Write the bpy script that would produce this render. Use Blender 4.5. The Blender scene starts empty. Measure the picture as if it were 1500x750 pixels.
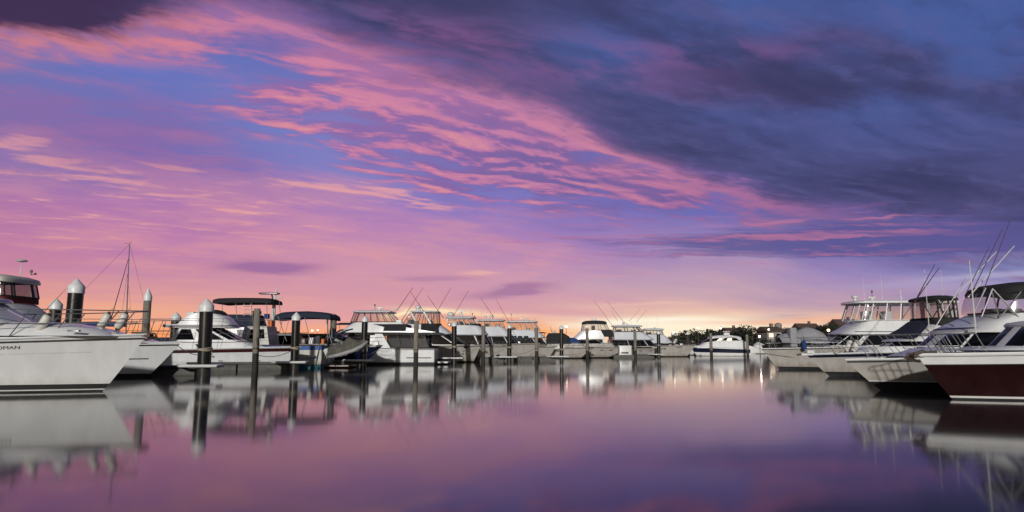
import bpy, bmesh, math, random
from mathutils import Vector, Matrix

S = bpy.context.scene
R = math.radians
CAM_H, HORIZON, FOCAL = 1.35, 510.4, 1000.0       # metres; pixels of the 1500x750 photograph
PITCH = math.atan((HORIZON - 375.0) / FOCAL)

# ------------------------------------------------------------------ helpers on view geometry
def ray(px, py):
    x, u = (px - 750.0) / FOCAL, (375.0 - py) / FOCAL
    c, s = math.cos(PITCH), math.sin(PITCH)
    return Vector((x, c - s * u, s + c * u))

def azel(px, py):
    d = ray(px, py)
    return math.atan2(d.x, d.y), math.atan2(d.z, math.hypot(d.x, d.y))

def at(px, wl):
    """the point of the water surface seen at photo pixel (px, wl)"""
    d = ray(px, wl)
    t = -CAM_H / d.z
    return Vector((d.x * t, d.y * t, 0.0))

def on_plane(px, py, Y):
    """the point seen at a photo pixel on the upright plane Y metres ahead"""
    d = ray(px, py); t = Y / d.y
    return d.x * t, CAM_H + d.z * t

def seen_at(x, y, z):
    """photo column of a world point"""
    return 750.0 + FOCAL * x / (y * math.cos(PITCH) + (z - CAM_H) * math.sin(PITCH))

def lin(c):
    r = []
    for v in c[:3]:
        v /= 255.0
        r.append(v / 12.92 if v <= 0.04045 else ((v + 0.055) / 1.055) ** 2.4)
    return (r[0], r[1], r[2], 1.0)

# ------------------------------------------------------------------ node expressions
class X:
    """a float socket with operators that add Math nodes"""
    nt = None
    def __init__(s, sock): s.s = sock
    @staticmethod
    def m(op, a, b=None, c=None, clamp=False):
        n = X.nt.nodes.new('ShaderNodeMath'); n.operation = op; n.use_clamp = clamp
        for i, v in enumerate((a, b, c)):
            if v is None: continue
            if isinstance(v, X): X.nt.links.new(v.s, n.inputs[i])
            else: n.inputs[i].default_value = v
        return X(n.outputs[0])
    def __add__(a, b): return X.m('ADD', a, b)
    __radd__ = __add__
    def __sub__(a, b): return X.m('SUBTRACT', a, b)
    def __rsub__(a, b): return X.m('SUBTRACT', b, a)
    def __mul__(a, b): return X.m('MULTIPLY', a, b)
    __rmul__ = __mul__
    def __truediv__(a, b): return X.m('DIVIDE', a, b)
    def sat(a): return X.m('ADD', a, 0.0, clamp=True)

def smooth(v, lo, hi):
    n = X.nt.nodes.new('ShaderNodeMapRange'); n.interpolation_type = 'SMOOTHSTEP'
    X.nt.links.new(v.s, n.inputs['Value'])
    for k, w in (('From Min', lo), ('From Max', hi)):
        if isinstance(w, X): X.nt.links.new(w.s, n.inputs[k])
        else: n.inputs[k].default_value = w
    return X(n.outputs['Result'])

def combine(x, y, z=0.0):
    n = X.nt.nodes.new('ShaderNodeCombineXYZ')
    for i, v in enumerate((x, y, z)):
        if isinstance(v, X): X.nt.links.new(v.s, n.inputs[i])
        else: n.inputs[i].default_value = v
    return n.outputs[0]

def noise(vec, scale, detail=4.0, rough=0.55, dist=0.0, color=False):
    n = X.nt.nodes.new('ShaderNodeTexNoise'); n.noise_dimensions = '3D'
    X.nt.links.new(vec, n.inputs['Vector'])
    n.inputs['Scale'].default_value = scale; n.inputs['Detail'].default_value = detail
    n.inputs['Roughness'].default_value = rough; n.inputs['Distortion'].default_value = dist
    if color:
        sp = X.nt.nodes.new('ShaderNodeSeparateColor'); X.nt.links.new(n.outputs['Color'], sp.inputs[0])
        return [X(sp.outputs[i]) for i in range(3)]
    return X(n.outputs['Fac'])

def cramp(v, stops, interp='EASE'):
    n = X.nt.nodes.new('ShaderNodeValToRGB'); cr = n.color_ramp; cr.interpolation = interp
    stops = sorted(stops, key=lambda q: q[0])
    while len(cr.elements) < len(stops): cr.elements.new(0.5)
    for e, (p, c) in zip(cr.elements, stops):
        e.position = p; e.color = lin(c)
    X.nt.links.new(v.s, n.inputs[0])
    return n.outputs[0]

def mixc(f, a, b, blend='MIX'):
    n = X.nt.nodes.new('ShaderNodeMix'); n.data_type = 'RGBA'; n.blend_type = blend; n.clamp_factor = True
    if isinstance(f, X): X.nt.links.new(f.s, n.inputs[0])
    else: n.inputs[0].default_value = f
    for k, v in ((6, a), (7, b)):
        if isinstance(v, tuple): n.inputs[k].default_value = lin(v)
        else: X.nt.links.new(v, n.inputs[k])
    return n.outputs[2]

def curve(v, pts, lo, hi):
    """piecewise curve of v (mapped from lo..hi to 0..1); the y values are in 0..1"""
    n = X.nt.nodes.new('ShaderNodeFloatCurve'); c = n.mapping.curves[0]
    pts = [((a - lo) / (hi - lo), b) for a, b in pts]
    while len(c.points) < len(pts): c.points.new(0.5, 0.5)
    for p, (a, b) in zip(c.points, pts): p.location = (a, b)
    n.mapping.update()
    t = (v - lo) * (1.0 / (hi - lo))
    X.nt.links.new(t.s, n.inputs['Value'])
    return X(n.outputs[0])

# ------------------------------------------------------------------ the sky: dusk clouds over a Nishita sky
SUN_EL, SUN_AZ = R(15.0), R(188.0)        # lamp direction: low, from behind the viewer, a little to the left

def build_world():
    w = bpy.data.worlds.new("World"); S.world = w; w.use_nodes = True
    nt = w.node_tree; nt.nodes.clear(); X.nt = nt
    out = nt.nodes.new('ShaderNodeOutputWorld'); bg = nt.nodes.new('ShaderNodeBackground')
    nt.links.new(bg.outputs[0], out.inputs[0])
    tc = nt.nodes.new('ShaderNodeTexCoord'); sp = nt.nodes.new('ShaderNodeSeparateXYZ')
    nt.links.new(tc.outputs['Generated'], sp.inputs[0])
    dx, dy, dz = (X(sp.outputs[i]) for i in range(3))
    az = X.m('ARCTAN2', dx, dy)
    el = X.m('ARCSINE', dz)
    # coordinates on a flat cloud deck, turned along the wind so streaks run to one vanishing point
    zz = X.m('MAXIMUM', dz, 0.0) + 0.10
    qx, qy = dx / zz, dy / zz
    wa = R(62.0)
    al = qx * math.sin(wa) + qy * math.cos(wa)
    cr = qx * math.cos(wa) - qy * math.sin(wa)
    deck = combine(qx, qy, 0.0)
    low = combine(az * 2.2, el * 11.0, 1.3)            # level strata near the horizon

    w1 = noise(deck, 0.55, 3, 0.5, color=True)
    w0 = noise(deck, 1.1, 3, 0.55, color=True)         # bends the streaks
    ca_, cc_ = al + (w0[0] - 0.5) * 0.40, cr + (w0[1] - 0.5) * 0.30
    streak = combine(ca_ * 0.42, cc_, 0.0)
    fine = combine(ca_ * 0.26, cc_, 3.7)
    w2 = noise(streak, 1.6, 5, 0.6, color=True)
    amp = X.m('MINIMUM', el * 1.6 + 0.05, 0.5)
    azw = az + (w1[0] - 0.5) * 0.28 + (w2[0] - 0.5) * 0.24
    elw = el + (w1[1] - 0.5) * amp * 0.20 + (w2[1] - 0.5) * amp * 0.26

    # clear and veiled sky: colour against height for seven bearings
    EMAX = 0.62
    cols = [
        (-40, [(510,(242,150,100)),(484,(246,164,116)),(440,(234,156,132)),(420,(220,146,144)),(395,(202,132,156)),(350,(190,117,160)),(300,(170,112,170)),(240,(136,108,174)),(190,(118,104,172)),(130,(108,108,178)),(70,(96,106,180)),(0,(84,92,168))]),
        (230, [(510,(250,140,70)),(488,(248,168,118)),(450,(238,164,132)),(425,(216,146,152)),(395,(200,132,164)),(350,(188,120,170)),(300,(164,110,178)),(240,(120,100,178)),(190,(104,104,178)),(130,(94,108,188)),(70,(90,106,186)),(0,(84,90,170))]),
        (500, [(510,(250,155,90)),(488,(242,168,136)),(466,(226,156,156)),(435,(214,148,162)),(395,(206,142,168)),(350,(184,126,180)),(300,(156,117,188)),(240,(124,120,192)),(190,(112,119,194)),(130,(106,108,182)),(70,(92,94,172)),(0,(84,84,160))]),
        (750, [(510,(250,165,100)),(488,(238,166,140)),(466,(218,156,162)),(410,(203,148,175)),(360,(176,126,182)),(310,(136,113,190)),(260,(110,111,190)),(200,(102,104,182)),(130,(90,92,168)),(0,(84,84,160))]),
        (1000,[(510,(255,196,130)),(478,(255,220,170)),(455,(232,182,165)),(430,(204,165,174)),(395,(184,150,182)),(355,(150,124,184)),(310,(104,100,178)),(260,(86,96,180)),(200,(80,88,165)),(0,(72,80,150))]),
        (1250,[(510,(245,170,120)),(482,(235,178,150)),(455,(206,165,168)),(425,(180,148,180)),(395,(152,130,186)),(355,(104,98,168)),(310,(74,80,150)),(260,(66,76,140)),(200,(66,78,142)),(0,(66,86,160))]),
        (1530,[(510,(205,165,155)),(482,(200,165,168)),(450,(160,142,178)),(415,(128,126,182)),(390,(138,142,192)),(360,(88,92,156)),(310,(62,70,132)),(260,(58,68,128)),(200,(58,72,136)),(0,(56,86,165))]),
    ]
    base = None; pa = None
    for px, st in cols:
        a = azel(px, 400)[0]
        c = cramp(elw / EMAX, [(max(0.0, azel(px, py)[1]) / EMAX, col) for py, col in st], 'LINEAR')
        base = c if base is None else mixc(smooth(azw, pa, a), base, c)
        pa = a

    def blob(px, py, rx, ry, rot=0.0, a_=None, e_=None):
        """soft oval patch of sky about the bearing and height of a photo point"""
        a0, e0 = azel(px, py)
        ca, sa = math.cos(R(rot)), math.sin(R(rot))
        da, de = (a_ or azw) - a0, (e_ or elw) - e0
        u = (da * ca - de * sa) * (FOCAL / rx)
        v = (da * sa + de * ca) * (FOCAL / ry)
        return X.m('EXPONENT', (u * u + v * v) * -1.0)

    sn = noise(streak, 6.0, 8, 0.58, 0.15)             # streaky cloud detail
    sn2 = noise(combine(ca_ * 0.42 + 0.008, cc_ - 0.045, 0.0), 6.0, 8, 0.58, 0.15)
    relief = (sn - sn2)                                # lit from low under the far edge
    fn = noise(fine, 11.0, 7, 0.60, 0.3)               # finer wisps
    big = noise(deck, 1.9, 6, 0.58)                    # lumps of the dark deck
    lump = noise(combine(ca_ * 0.7, cc_, 2.0), 3.4, 8, 0.60, 0.2)

    # left and centre: thin lit veils
    veil = blob(120, 300, 330, 75, 4) * 0.9 + blob(470, 285, 260, 55, 5) + blob(640, 375, 300, 36, 0) * 0.5 + blob(110, 238, 170, 24, 6) * 0.6
    f = smooth(veil * 0.46 + (fn - 0.5) * 0.6 + (sn - 0.5) * 0.9 + (big - 0.5) * 1.2 + (lump - 0.5) * 1.1, 0.06, 0.80)
    vc = cramp(el / EMAX, [(0.0,(250,170,120)),(0.20,(240,160,140)),(0.32,(228,150,158)),(0.55,(226,140,160)),(1.0,(214,118,150))], 'LINEAR')
    base = mixc(f * 0.40, base, vc)
    st = blob(70, 238, 150, 13, 5) + blob(232, 241, 34, 6, 0) + blob(470, 279, 150, 13, 4) + blob(575, 276, 60, 9, 3) + blob(640, 296, 60, 12, 6) * 0.9 + blob(90, 268, 170, 16, 6) * 0.7 + blob(200, 330, 260, 20, -3) * 0.55 + blob(800, 306, 60, 6, 3) * 0.6
    base = mixc(smooth(st * 0.62 + (fn - 0.5) * 1.6 + relief * 2.4 + (lump - 0.5) * 0.6, 0.34, 0.86) * smooth(st, 0.04, 0.3) * 0.66, base, mixc(0.6, vc, (242, 166, 152)))
    base = mixc(smooth(veil * 0.34 + (fn - 0.5) * 1.3 + (lump - 0.5) * 1.1 + relief * 2.0, 0.56, 1.05) * 0.35, base, mixc(0.6, vc, (246, 174, 148)))
    veil2 = blob(60, 190, 260, 62, 0) * 1.2 + blob(150, 96, 200, 16, -4) * 0.8 + blob(260, 200, 160, 40, 0) * 0.5
    f = smooth(veil2 * 0.50 + (fn - 0.5) * 0.8 + (sn - 0.5) * 0.9 + (big - 0.5) * 1.1, 0.14, 0.80) * 0.55
    base = mixc(f, base, mixc(smooth(el, azel(200, 150)[1], azel(200, 110)[1]), (148, 96, 160), (206, 120, 156)))

    # the dark deck and its lit rim: height of its lower edge against bearing
    LO, HI = azel(-700, 300)[0], azel(2200, 300)[0]
    edge_pts = [(-700,-30),(-200,12),(0,40),(140,30),(270,8),(370,10),(470,52),(560,88),(660,116),(770,146),(860,196),(960,240),(1080,276),(1200,300),(1330,318),(1500,352),(2200,380)]
    E1 = 0.75
    edge = curve(az + (w1[2] - 0.5) * 0.12, [(azel(px, py)[0], azel(px, py)[1] / E1) for px, py in edge_pts], LO, HI) * E1
    h = (el - edge) * 10.0                             # 1 = 100 photo pixels above the edge
    right = smooth(az, azel(740, 300)[0], azel(1200, 300)[0])
    left = smooth(az, azel(380, 100)[0], azel(100, 100)[0])
    hn = h + ((sn - 0.5) * 1.3 + (big - 0.5) * 0.5 + (lump - 0.5) * 1.1 + (fn - 0.5) * 0.4) * (1.0 - right * 0.45)
    # broken streaks hanging below the edge, in the middle of the sky
    mid = blob(640, 178, 330, 78, 13) + blob(880, 252, 190, 34, 12) * 0.8
    pink = cramp(az * 0.5 + 0.5, [(0.10,(212,118,138)),(0.36,(208,122,158)),(0.50,(194,118,164)),(0.62,(166,104,158)),(0.80,(108,84,138))], 'LINEAR')
    body = mixc(smooth(az, azel(500, 300)[0], azel(1000, 300)[0]), (140, 98, 164), (108, 86, 150))
    mz = smooth(mid, 0.06, 0.35)
    dens = mid * 0.62 + (sn - 0.5) * 1.5 + (fn - 0.5) * 0.8 + (lump - 0.5) * 1.2
    sky = mixc(smooth(dens, 0.06, 0.56) * mz * 0.88, base, body)
    litm = smooth(relief * 4.5 + (fn - 0.5) * 0.7 + mid * 0.10, -0.06, 0.42) * smooth(dens, 0.08, 0.45) * mz
    sky = mixc(litm * 0.9, sky, pink)
    sky = mixc(smooth(relief * 4.5 + (fn - 0.5) * 0.7, 0.30, 0.75) * smooth(dens, 0.2, 0.5) * mz * 0.6, sky, mixc(right, (226, 146, 146), (206, 122, 148)))
    # rim
    rimc = mixc(left, pink, (220, 120, 122))
    rim = smooth(hn, -0.75, -0.10) * (smooth(relief * 4.0, -0.30, 0.30) * 0.5 + 0.5)
    sky = mixc(rim * (0.80 - right * 0.30), sky, mixc(smooth(h, -0.2, 0.5), rimc, (118, 80, 138)))
    band = smooth(az, azel(640, 300)[0], azel(900, 300)[0]) * smooth(az, azel(1300, 300)[0], azel(1060, 300)[0])
    hb_ = hn + 0.10
    sky = mixc(X.m('EXPONENT', hb_ * hb_ * -45.0) * band * 0.70, sky, mixc(right, (222, 132, 156), (172, 104, 150)))
    core = smooth(hn, -0.20 + right * 0.10, 0.55 - right * 0.32 - left * 0.35)
    deckn = noise(combine(al * 0.6, cr, 8.0), 2.0, 8, 0.52)
    corec = mixc(smooth(deckn, 0.34, 0.66), (58, 59, 104), (77, 72, 120))
    bluef = (blob(1420, 30, 330, 130, 0) * 1.0 + blob(1010, 10, 170, 60, 0) * 0.9 + blob(900, 90, 120, 40, 0) * 0.5 + blob(1300, 90, 400, 90, 0) * 0.15)
    corec = mixc((bluef * smooth(deckn, 0.36, 0.60)).sat() * 0.85, corec, (58, 88, 160))
    corec = mixc(smooth(relief * 3.0 + (lump - 0.5) * 1.2, 0.02, 0.50) * 0.32, corec, (92, 90, 150))
    corec = mixc(smooth(relief * 3.0 + (lump - 0.5) * 1.2, -0.02, -0.50) * 0.32, corec, (50, 52, 94))
    corec = mixc(left * 0.9, corec, (62, 42, 78))
    corec = mixc((blob(1040, 92, 150, 18, 2) * 0.7 + blob(600, 60, 190, 44, 8) * 0.8 + blob(860, 120, 200, 30, 10) * 0.5).sat() * smooth(sn, 0.40, 0.60) * 0.75, corec, (140, 86, 146))
    sky = mixc(core, sky, corec)
    # lower right: thin dark layers with lit lower rims
    lay = blob(1150, 350, 300, 26, 2, az, el) + blob(1420, 340, 200, 30, 2, az, el) * 0.8
    lx, ly = az * 1.9 + (w2[0] - 0.5) * 0.35, el * 36.0 + az * 1.4 + (w2[1] - 0.5) * 1.1
    ln = noise(combine(lx, ly, 5.0), 1.5, 6, 0.58, 0.3)
    ln2 = noise(combine(lx, ly + 0.16, 5.0), 1.5, 6, 0.58, 0.3)
    lm = smooth(lay, 0.05, 0.40)
    sky = mixc(smooth(lay * 0.45 + (ln - 0.5) * 1.9, 0.18, 0.55) * lm * 0.85, sky, (84, 80, 146))
    sky = mixc(smooth((ln - ln2) * 3.6 + (ln - 0.5) * 0.6 + (fn - 0.5) * 0.8, 0.02, 0.60) * lm * smooth(az, azel(1500, 300)[0], azel(1250, 300)[0]) * 0.72, sky, (188, 114, 154))
    # small dark clouds low over the boats
    for (px, py, rx, ry, ro, c, k) in ((390,393,62,8,0,(150,98,158),.8),(752,426,52,7,-8,(166,114,158),.85),(640,408,46,3.5,0,(176,120,158),.6),
                                       (1090,472,46,3,0,(170,128,150),.8),(1150,466,60,3,-2,(168,128,156),.6),(700,400,24,3,0,(236,172,160),.7)):
        sky = mixc((blob(px, py, rx, ry, ro, az + (w2[0]-0.5)*0.10, el + (w2[1]-0.5)*0.022 + (ln-0.5)*0.014) * 1.6).sat() * k, sky, c)
    # pale bright gaps where the sun went down
    lw = noise(combine(az * 4.0, el * 30.0, 9.0), 1.6, 4, 0.55, color=True)
    ga, ge = az + (lw[0] - 0.5) * 0.16, el + (lw[1] - 0.5) * 0.018
    for (px, py, rx, ry, ro, c, k) in ((985,482,150,15,0,(255,238,205),1.0),(960,474,90,7,0,(255,250,228),.8),(600,459,26,5,-8,(255,232,190),1.0),(655,455,55,4.5,2,(255,226,180),.95),(730,461,70,3.5,2,(255,214,170),.7),
                                       (690,480,120,12,0,(255,158,84),.85),(590,478,60,10,0,(255,166,96),.7),(250,490,260,9,0,(255,150,66),.75),(770,487,70,7,0,(255,170,80),.8),(1200,462,60,3,0,(240,196,170),.5),(1180,470,150,4,-1,(246,180,140),.7),
                                       (940,447,70,3,0,(236,190,170),.5),(1455,404,90,4,-2,(176,170,205),.6),(1380,420,120,4,2,(170,160,200),.4)):
        sky = mixc((blob(px, py, rx, ry, ro, ga, ge) * 1.3).sat() * k, sky, c)

    hs = nt.nodes.new('ShaderNodeHueSaturation'); hs.inputs['Saturation'].default_value = 0.93; hs.inputs['Value'].default_value = 1.0
    nt.links.new(sky, hs.inputs['Color']); sky = hs.outputs[0]

    # behind the viewer and overhead: the plain evening sky
    ns = nt.nodes.new('ShaderNodeTexSky'); ns.sky_type = 'NISHITA'; ns.sun_disc = False
    ns.sun_elevation = SUN_EL; ns.sun_rotation = SUN_AZ
    ns.air_density = 1.0; ns.dust_density = 1.5
    sc = nt.nodes.new('ShaderNodeMix'); sc.data_type = 'RGBA'; sc.blend_type = 'MULTIPLY'; sc.inputs[0].default_value = 1.0
    nt.links.new(ns.outputs[0], sc.inputs[6]); sc.inputs[7].default_value = (0.34, 0.33, 0.35, 1.0)
    front = smooth(X.m('ABSOLUTE', az), 1.75, 1.05) * smooth(el, 1.05, 0.62)
    # the lit cloud sky is given in display brightness, so it is divided by the background strength
    STR = 0.1
    mul = nt.nodes.new('ShaderNodeMix'); mul.data_type = 'RGBA'; mul.blend_type = 'MULTIPLY'; mul.inputs[0].default_value = 1.0
    nt.links.new(sky, mul.inputs[6]); g = 1.0 / STR; mul.inputs[7].default_value = (g, g, g, 1.0)
    fin = mixc(front, sc.outputs[2], mul.outputs[2])
    nt.links.new(fin, bg.inputs[0]); bg.inputs[1].default_value = STR

    w.cycles.sampling_method = 'MANUAL'; w.cycles.sample_map_resolution = 512

build_world()

cam = bpy.data.cameras.new("camera"); co = bpy.data.objects.new("camera", cam); S.collection.objects.link(co)
cam.sensor_width = 36.0; cam.lens = 36.0 * FOCAL / 1500.0; cam.clip_start = 0.1; cam.clip_end = 6000.0
co.location = (0, 0, CAM_H); co.rotation_euler = (R(90) + PITCH, 0, 0)
S.camera = co
S.view_settings.view_transform = 'Standard'; S.view_settings.look = 'None'
S.view_settings.exposure = 0.0; S.view_settings.gamma = 1.0; S.view_settings.use_curve_mapping = False

# ------------------------------------------------------------------ materials
MATS = {}
def material(name, col, rough=0.5, metal=0.0, var=0.0, vscale=3.0, bump=0.0, stretch=None, spec=0.5, coat=0.0):
    m = bpy.data.materials.new(name); m.use_nodes = True
    nt = m.node_tree; p = nt.nodes['Principled BSDF']
    p.inputs['Roughness'].default_value = rough; p.inputs['Metallic'].default_value = metal
    p.inputs['Specular IOR Level'].default_value = spec; p.inputs['Coat Weight'].default_value = coat
    p.inputs['Base Color'].default_value = (*col, 1)
    if var or bump:
        tc = nt.nodes.new('ShaderNodeTexCoord'); mp = nt.nodes.new('ShaderNodeMapping')
        nt.links.new(tc.outputs['Object'], mp.inputs[0])
        mp.inputs['Scale'].default_value = stretch or (1, 1, 1)
        n = nt.nodes.new('ShaderNodeTexNoise'); n.inputs['Scale'].default_value = vscale
        n.inputs['Detail'].default_value = 6; n.inputs['Roughness'].default_value = 0.62
        nt.links.new(mp.outputs[0], n.inputs['Vector'])
        if var:
            mr = nt.nodes.new('ShaderNodeMapRange'); mr.inputs['From Min'].default_value = 0.3; mr.inputs['From Max'].default_value = 0.7
            mr.inputs['To Min'].default_value = 1 - var; mr.inputs['To Max'].default_value = 1 + var * 0.5
            nt.links.new(n.outputs['Fac'], mr.inputs[0])
            mx = nt.nodes.new('ShaderNodeVectorMath'); mx.operation = 'SCALE'
            mx.inputs[0].default_value = col; nt.links.new(mr.outputs[0], mx.inputs['Scale'])
            nt.links.new(mx.outputs[0], p.inputs['Base Color'])
            rr = nt.nodes.new('ShaderNodeMapRange'); rr.inputs['To Min'].default_value = max(0.03, rough - 0.12); rr.inputs['To Max'].default_value = min(1, rough + 0.12)
            nt.links.new(n.outputs['Fac'], rr.inputs[0]); nt.links.new(rr.outputs[0], p.inputs['Roughness'])
        if bump:
            b = nt.nodes.new('ShaderNodeBump'); b.inputs['Strength'].default_value = bump; b.inputs['Distance'].default_value = 0.05
            nt.links.new(n.outputs['Fac'], b.inputs['Height']); nt.links.new(b.outputs[0], p.inputs['Normal'])
    MATS[name] = m
    return m

material('gelcoat', (0.66, 0.665, 0.665), 0.22, var=0.09, vscale=1.4, stretch=(1.6, 1.6, 0.5), coat=0.4)
material('old gelcoat', (0.48, 0.47, 0.43), 0.42, var=0.16, vscale=1.8, stretch=(2.2, 2.2, 0.4))
material('dimmed gelcoat', (0.42, 0.395, 0.365), 0.28, var=0.12, vscale=1.4, stretch=(1.6, 1.6, 0.5))  # white gelcoat darkened and warmed in colour, standing in for weaker light on hulls
material('cool gelcoat', (0.50, 0.52, 0.56), 0.35, var=0.08, vscale=1.2)  # on the row's flybridges this greyer tone stands in for weaker light
material('deck paint', (0.60, 0.60, 0.60), 0.6, var=0.10, vscale=5)
material('navy paint', (0.006, 0.010, 0.030), 0.30, var=0.15, vscale=2)
material('maroon paint', (0.016, 0.0028, 0.0036), 0.30, var=0.18, vscale=2)
material('red stripe', (0.040, 0.006, 0.006), 0.4, var=0.1)
material('blue trim', (0.01, 0.07, 0.28), 0.4, var=0.1)
material('teal antifoul', (0.008, 0.10, 0.14), 0.6, var=0.25, vscale=6)
material('black antifoul', (0.012, 0.013, 0.014), 0.6, var=0.25, vscale=5)
material('black trim', (0.012, 0.012, 0.013), 0.45)
material('dark rubber', (0.03, 0.03, 0.03), 0.6)
material('tinted window', (0.004, 0.0045, 0.006), 0.05, spec=0.28)
material('black canvas', (0.010, 0.010, 0.012), 0.85, var=0.25, vscale=9, bump=0.35)
material('navy canvas', (0.008, 0.014, 0.035), 0.85, var=0.3, vscale=7, bump=0.4)
material('blue canvas', (0.010, 0.040, 0.16), 0.85, var=0.3, vscale=7, bump=0.4)
material('red canvas', (0.10, 0.015, 0.014), 0.85, var=0.3, vscale=7, bump=0.4)
material('grey canvas', (0.26, 0.26, 0.28), 0.9, var=0.18, vscale=4, bump=0.8)
material('dark grey canvas', (0.06, 0.06, 0.062), 0.9, var=0.25, vscale=4, bump=0.8)
material('stainless', (0.30, 0.30, 0.31), 0.42, 0.85, var=0.05)
material('dark metal', (0.10, 0.09, 0.09), 0.40, 0.7)
material('aluminium', (0.16, 0.16, 0.17), 0.50, 0.6)
material('white plastic', (0.56, 0.56, 0.55), 0.4, var=0.1, vscale=8)
material('fender vinyl', (0.55, 0.53, 0.48), 0.45, var=0.18, vscale=6)
material('tender cover', (0.085, 0.078, 0.066), 0.9, var=0.35, vscale=3, bump=0.9)
material('inflatable grey', (0.26, 0.26, 0.26), 0.6, var=0.15, vscale=5)
material('orange plastic', (0.55, 0.13, 0.01), 0.6, var=0.2)
material('yellow plastic', (0.45, 0.30, 0.02), 0.6, var=0.2)
material('varnished wood', (0.09, 0.045, 0.025), 0.4, var=0.25, vscale=12)
material('rusty iron', (0.075, 0.052, 0.038), 0.75, var=0.35, vscale=20)
material('outrigger pole', (0.09, 0.045, 0.04), 0.35, 0.3)
material('pile sleeve', (0.010, 0.010, 0.010), 0.28, var=0.3, vscale=4, stretch=(1, 1, 0.2))
material('pile cap', (0.62, 0.63, 0.63), 0.4, var=0.12, vscale=6)
material('pontoon concrete', (0.10, 0.095, 0.085), 0.85, var=0.3, vscale=6, bump=0.4)
material('pontoon deck', (0.16, 0.155, 0.145), 0.85, var=0.2, vscale=9)
material('bark', (0.06, 0.045, 0.035), 0.9, var=0.3, vscale=8)
material('foliage', (0.034, 0.036, 0.016), 0.8, var=0.5, vscale=0.5)
material('dark foliage', (0.016, 0.021, 0.011), 0.8, var=0.5, vscale=0.5)
material('shore soil', (0.060, 0.055, 0.040), 0.95, var=0.4, vscale=0.3)
material('brick wall', (0.22, 0.13, 0.09), 0.85, var=0.2, vscale=4)
material('rendered wall', (0.22, 0.20, 0.18), 0.85, var=0.12, vscale=2)
material('roof tile', (0.10, 0.06, 0.05), 0.8, var=0.25, vscale=5)
material('marking black', (0.02, 0.02, 0.022), 0.5)
material('rope', (0.35, 0.31, 0.24), 0.9, var=0.2, vscale=30)

def emitter(name, col, strength):
    m = bpy.data.materials.new(name); m.use_nodes = True
    p = m.node_tree.nodes['Principled BSDF']
    p.inputs['Base Color'].default_value = (0.8, 0.8, 0.8, 1)
    p.inputs['Emission Color'].default_value = (*col, 1); p.inputs['Emission Strength'].default_value = strength
    MATS[name] = m
emitter('white lamp', (1.0, 0.90, 0.74), 4.5)
emitter('bright lamp', (1.0, 0.95, 0.86), 22.0)
emitter('warm lamp', (1.0, 0.66, 0.30), 5.0)
emitter('lit window', (1.0, 0.52, 0.14), 0.6)

def low_stain(name, col, z0, z1, amount, vert=8.0):
    """weed, scum and rust runs near the water: wear with its own ragged shape"""
    m = MATS[name]; nt = m.node_tree; p = nt.nodes['Principled BSDF']; X.nt = nt
    src = p.inputs['Base Color'].links[0].from_socket
    tc = nt.nodes.new('ShaderNodeTexCoord'); sp = nt.nodes.new('ShaderNodeSeparateXYZ'); nt.links.new(tc.outputs['Object'], sp.inputs[0])
    mp = nt.nodes.new('ShaderNodeMapping'); mp.inputs['Scale'].default_value = (vert, vert, 0.7); nt.links.new(tc.outputs['Object'], mp.inputs[0])
    n = noise(mp.outputs[0], 1.0, 5, 0.6)
    f = smooth(X(sp.outputs[2]) + (n - 0.5) * (z1 - z0) * 1.6, z1, z0) * amount
    nt.links.new(mixc(f, src, col), p.inputs['Base Color'])
low_stain('gelcoat', (158, 150, 128), 0.12, 0.55, 0.30, 3.0)
low_stain('dimmed gelcoat', (120, 106, 82), 0.12, 0.62, 0.5, 3.0)
low_stain('old gelcoat', (120, 106, 78), 0.12, 0.7, 0.65, 4.0)
low_stain('pile sleeve', (58, 54, 47), 0.25, 0.6, 0.55, 5.0)

def wood_pile():
    m = material('pile timber', (0.19, 0.17, 0.14), 0.85, var=0.35, vscale=5, stretch=(3, 3, 0.35), bump=0.5)
    nt = m.node_tree; p = nt.nodes['Principled BSDF']
    src = p.inputs['Base Color'].links[0].from_socket
    tc = nt.nodes.new('ShaderNodeTexCoord'); sp = nt.nodes.new('ShaderNodeSeparateXYZ'); nt.links.new(tc.outputs['Object'], sp.inputs[0])
    X.nt = nt
    n = noise(tc.outputs['Object'], 3.0, 3)
    f = smooth(X(sp.outputs[2]) + (n - 0.5) * 0.25, 1.02, 1.14)      # weed and damp below the high-water mark
    out = mixc(f, (44, 41, 36), src)
    nt.links.new(out, p.inputs['Base Color'])
wood_pile()

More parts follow.
